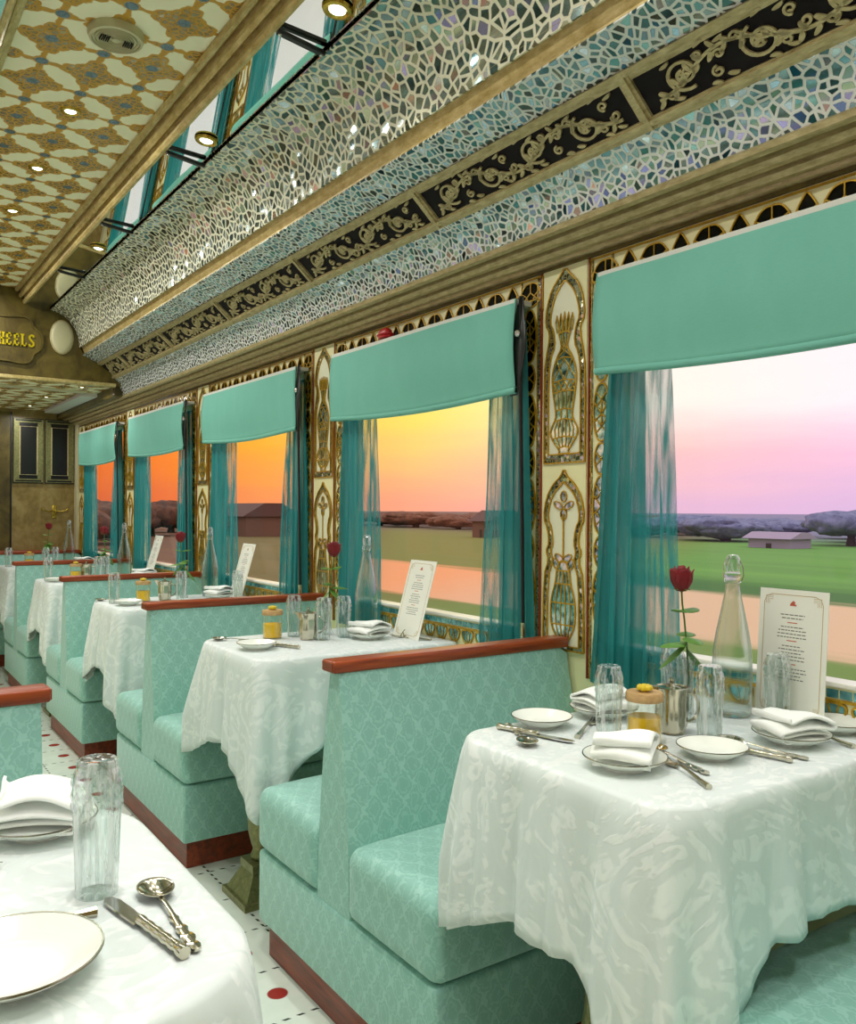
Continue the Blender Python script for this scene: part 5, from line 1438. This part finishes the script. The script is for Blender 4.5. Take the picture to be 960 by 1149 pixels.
def house(x, y, w, d, h, ww, rr, lab, nm='barn'):
    g = empty(nm, (x, y, ZG), lab, 'building')
    b = B(); b.box(-d / 2, d / 2, -w / 2, w / 2, 0, h * .62); b.obj('walls', ww, g, 0)
    b = B(); b.prism([(-d / 2 - .4, h * .60), (d / 2 + .4, h * .60), (d / 6, h), (-d / 6, h)], lambda x_, z: Vector((x_, -w / 2 - .3, z)), lambda x_, z: Vector((x_, w / 2 + .3, z))); b.obj('roof', rr, g, 0)
    b = B(); b.box(-d / 2 - .05, -d / 2, -w * .06, w * .06, 0, h * .3); b.obj('doorway', 'bark', g, 0)
house(32, 75, 8, 5, 3.0, 'barn_wall', 'barn_roof', 'low brown barn silhouetted in the third window against the orange sky')
house(50, 61, 2.6, 4, 2.5, 'barn_wall', 'barn_roof', 'tiny flat building on the horizon in the second window', 'farm_shed')
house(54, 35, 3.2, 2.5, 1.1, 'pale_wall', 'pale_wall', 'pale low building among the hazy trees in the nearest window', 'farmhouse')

plain('pale_bounce', (236, 236, 230), .8, 0, .05, 3)  # pale surface for the added reflector slab
b = B(); b.box(2.75, 8.5, -30, 60, ZG, ZG + .12); o = b.obj('added_bounce_slab', 'pale_bounce', smooth=0); o['kind'] = 'structure'  # unseen slab added to whiten the mirror strip's reflection and bounce light up
# ================================================================== SKY
wd = bpy.data.worlds.new('sunset_sky'); SC.world = wd; wd.use_nodes = True; nt = wd.node_tree; nt.nodes.clear()
class WN(NT):
    def __init__(self): self.t = nt; self.out = nt.nodes.new('ShaderNodeOutputWorld')
t = WN(); tc = t.n('TexCoord'); s = t.n('SeparateXYZ'); t.l(tc.outputs['Generated'], s.inputs[0])
az = t.math('DIVIDE', t.math('ARCTAN2', t.math('ABSOLUTE', s.outputs[0]), s.outputs[1]), PI)     # 0 ahead, .5 abeam
el = t.math('MULTIPLY', t.math('ARCSINE', s.outputs[2]), 180 / PI)
d_ = lambda a: a / 180
low = t.ramp(az, [(d_(11), lin((206, 92, 56))), (d_(17.5), lin((232, 112, 62))), (d_(24), lin((242, 142, 92))), (d_(34), lin((244, 160, 132))), (d_(42), lin((232, 166, 160))), (d_(50), lin((226, 178, 206))), (d_(62), lin((214, 178, 216)))])
midc = t.ramp(az, [(d_(11), lin((246, 118, 32))), (d_(17.5), lin((250, 136, 44))), (d_(24), lin((252, 172, 62))), (d_(34), lin((254, 198, 122))), (d_(42), lin((253, 200, 160))), (d_(50), lin((250, 194, 188))), (d_(62), lin((240, 188, 216)))])
high = t.ramp(az, [(d_(11), lin((250, 138, 30))), (d_(17.5), lin((251, 158, 34))), (d_(24), lin((254, 205, 38))), (d_(34), lin((255, 230, 100))), (d_(42), lin((255, 236, 170))), (d_(50), lin((255, 238, 226))), (d_(62), lin((252, 234, 240)))])
cl = t.n('TexNoise'); mp = t.n('Mapping'); mp.inputs['Scale'].default_value = (3, 3, 22); t.l(tc.outputs['Generated'], mp.inputs[0]); t.l(mp.outputs[0], cl.inputs['Vector']); cl.inputs['Scale'].default_value = 2; cl.inputs['Detail'].default_value = 4
el2 = t.math('ADD', el, t.math('MULTIPLY', t.math('SUBTRACT', cl.outputs[0], .5), 2.4))
c = t.mix(t.smooth(el2, -.5, 4.5), low, midc); c = t.mix(t.smooth(el2, 3.2, 7.8), c, high); c = t.mix(t.smooth(el, 11, 22), c, lin((240, 240, 240)))
bg = t.n('Background'); t.l(c, bg.inputs[0]); bg.inputs[1].default_value = 1.0; t.l(bg.outputs[0], t.out.inputs[0])

# ================================================================== CAMERA
a_, b_, c_ = R(34.6284), R(-.0703), R(.3996)
R0 = Vector((math.cos(a_), -math.sin(a_), 0)); F0 = Vector((math.sin(a_), math.cos(a_), 0)); U0 = Vector((0, 0, 1))
Fw = F0 * math.cos(b_) + U0 * math.sin(b_); U1 = -F0 * math.sin(b_) + U0 * math.cos(b_)
Rt = R0 * math.cos(c_) + U1 * math.sin(c_); Up = -R0 * math.sin(c_) + U1 * math.cos(c_)
cd = bpy.data.cameras.new('camera'); cd.sensor_fit = 'HORIZONTAL'; cd.sensor_width = 36; cd.lens = 36 * 955.56 / 960; cd.clip_start = .02; cd.clip_end = 5000
co = bpy.data.objects.new('camera', cd); COL.objects.link(co)
mw = Matrix((Rt, Up, -Fw)).transposed().to_4x4(); mw.translation = Vector((0, 0, 1.28)); co.matrix_world = mw
SC.camera = co
vs_ = SC.view_settings; SC.display_settings.display_device = 'sRGB'; vs_.view_transform = 'Standard'; vs_.look = 'None'; vs_.gamma = 1; vs_.exposure = .27; vs_.use_curve_mapping = False
try:
    SC.cycles.max_bounces = 10; SC.cycles.transparent_max_bounces = 16; SC.cycles.caustics_refractive = False; SC.cycles.caustics_reflective = False
except Exception: pass
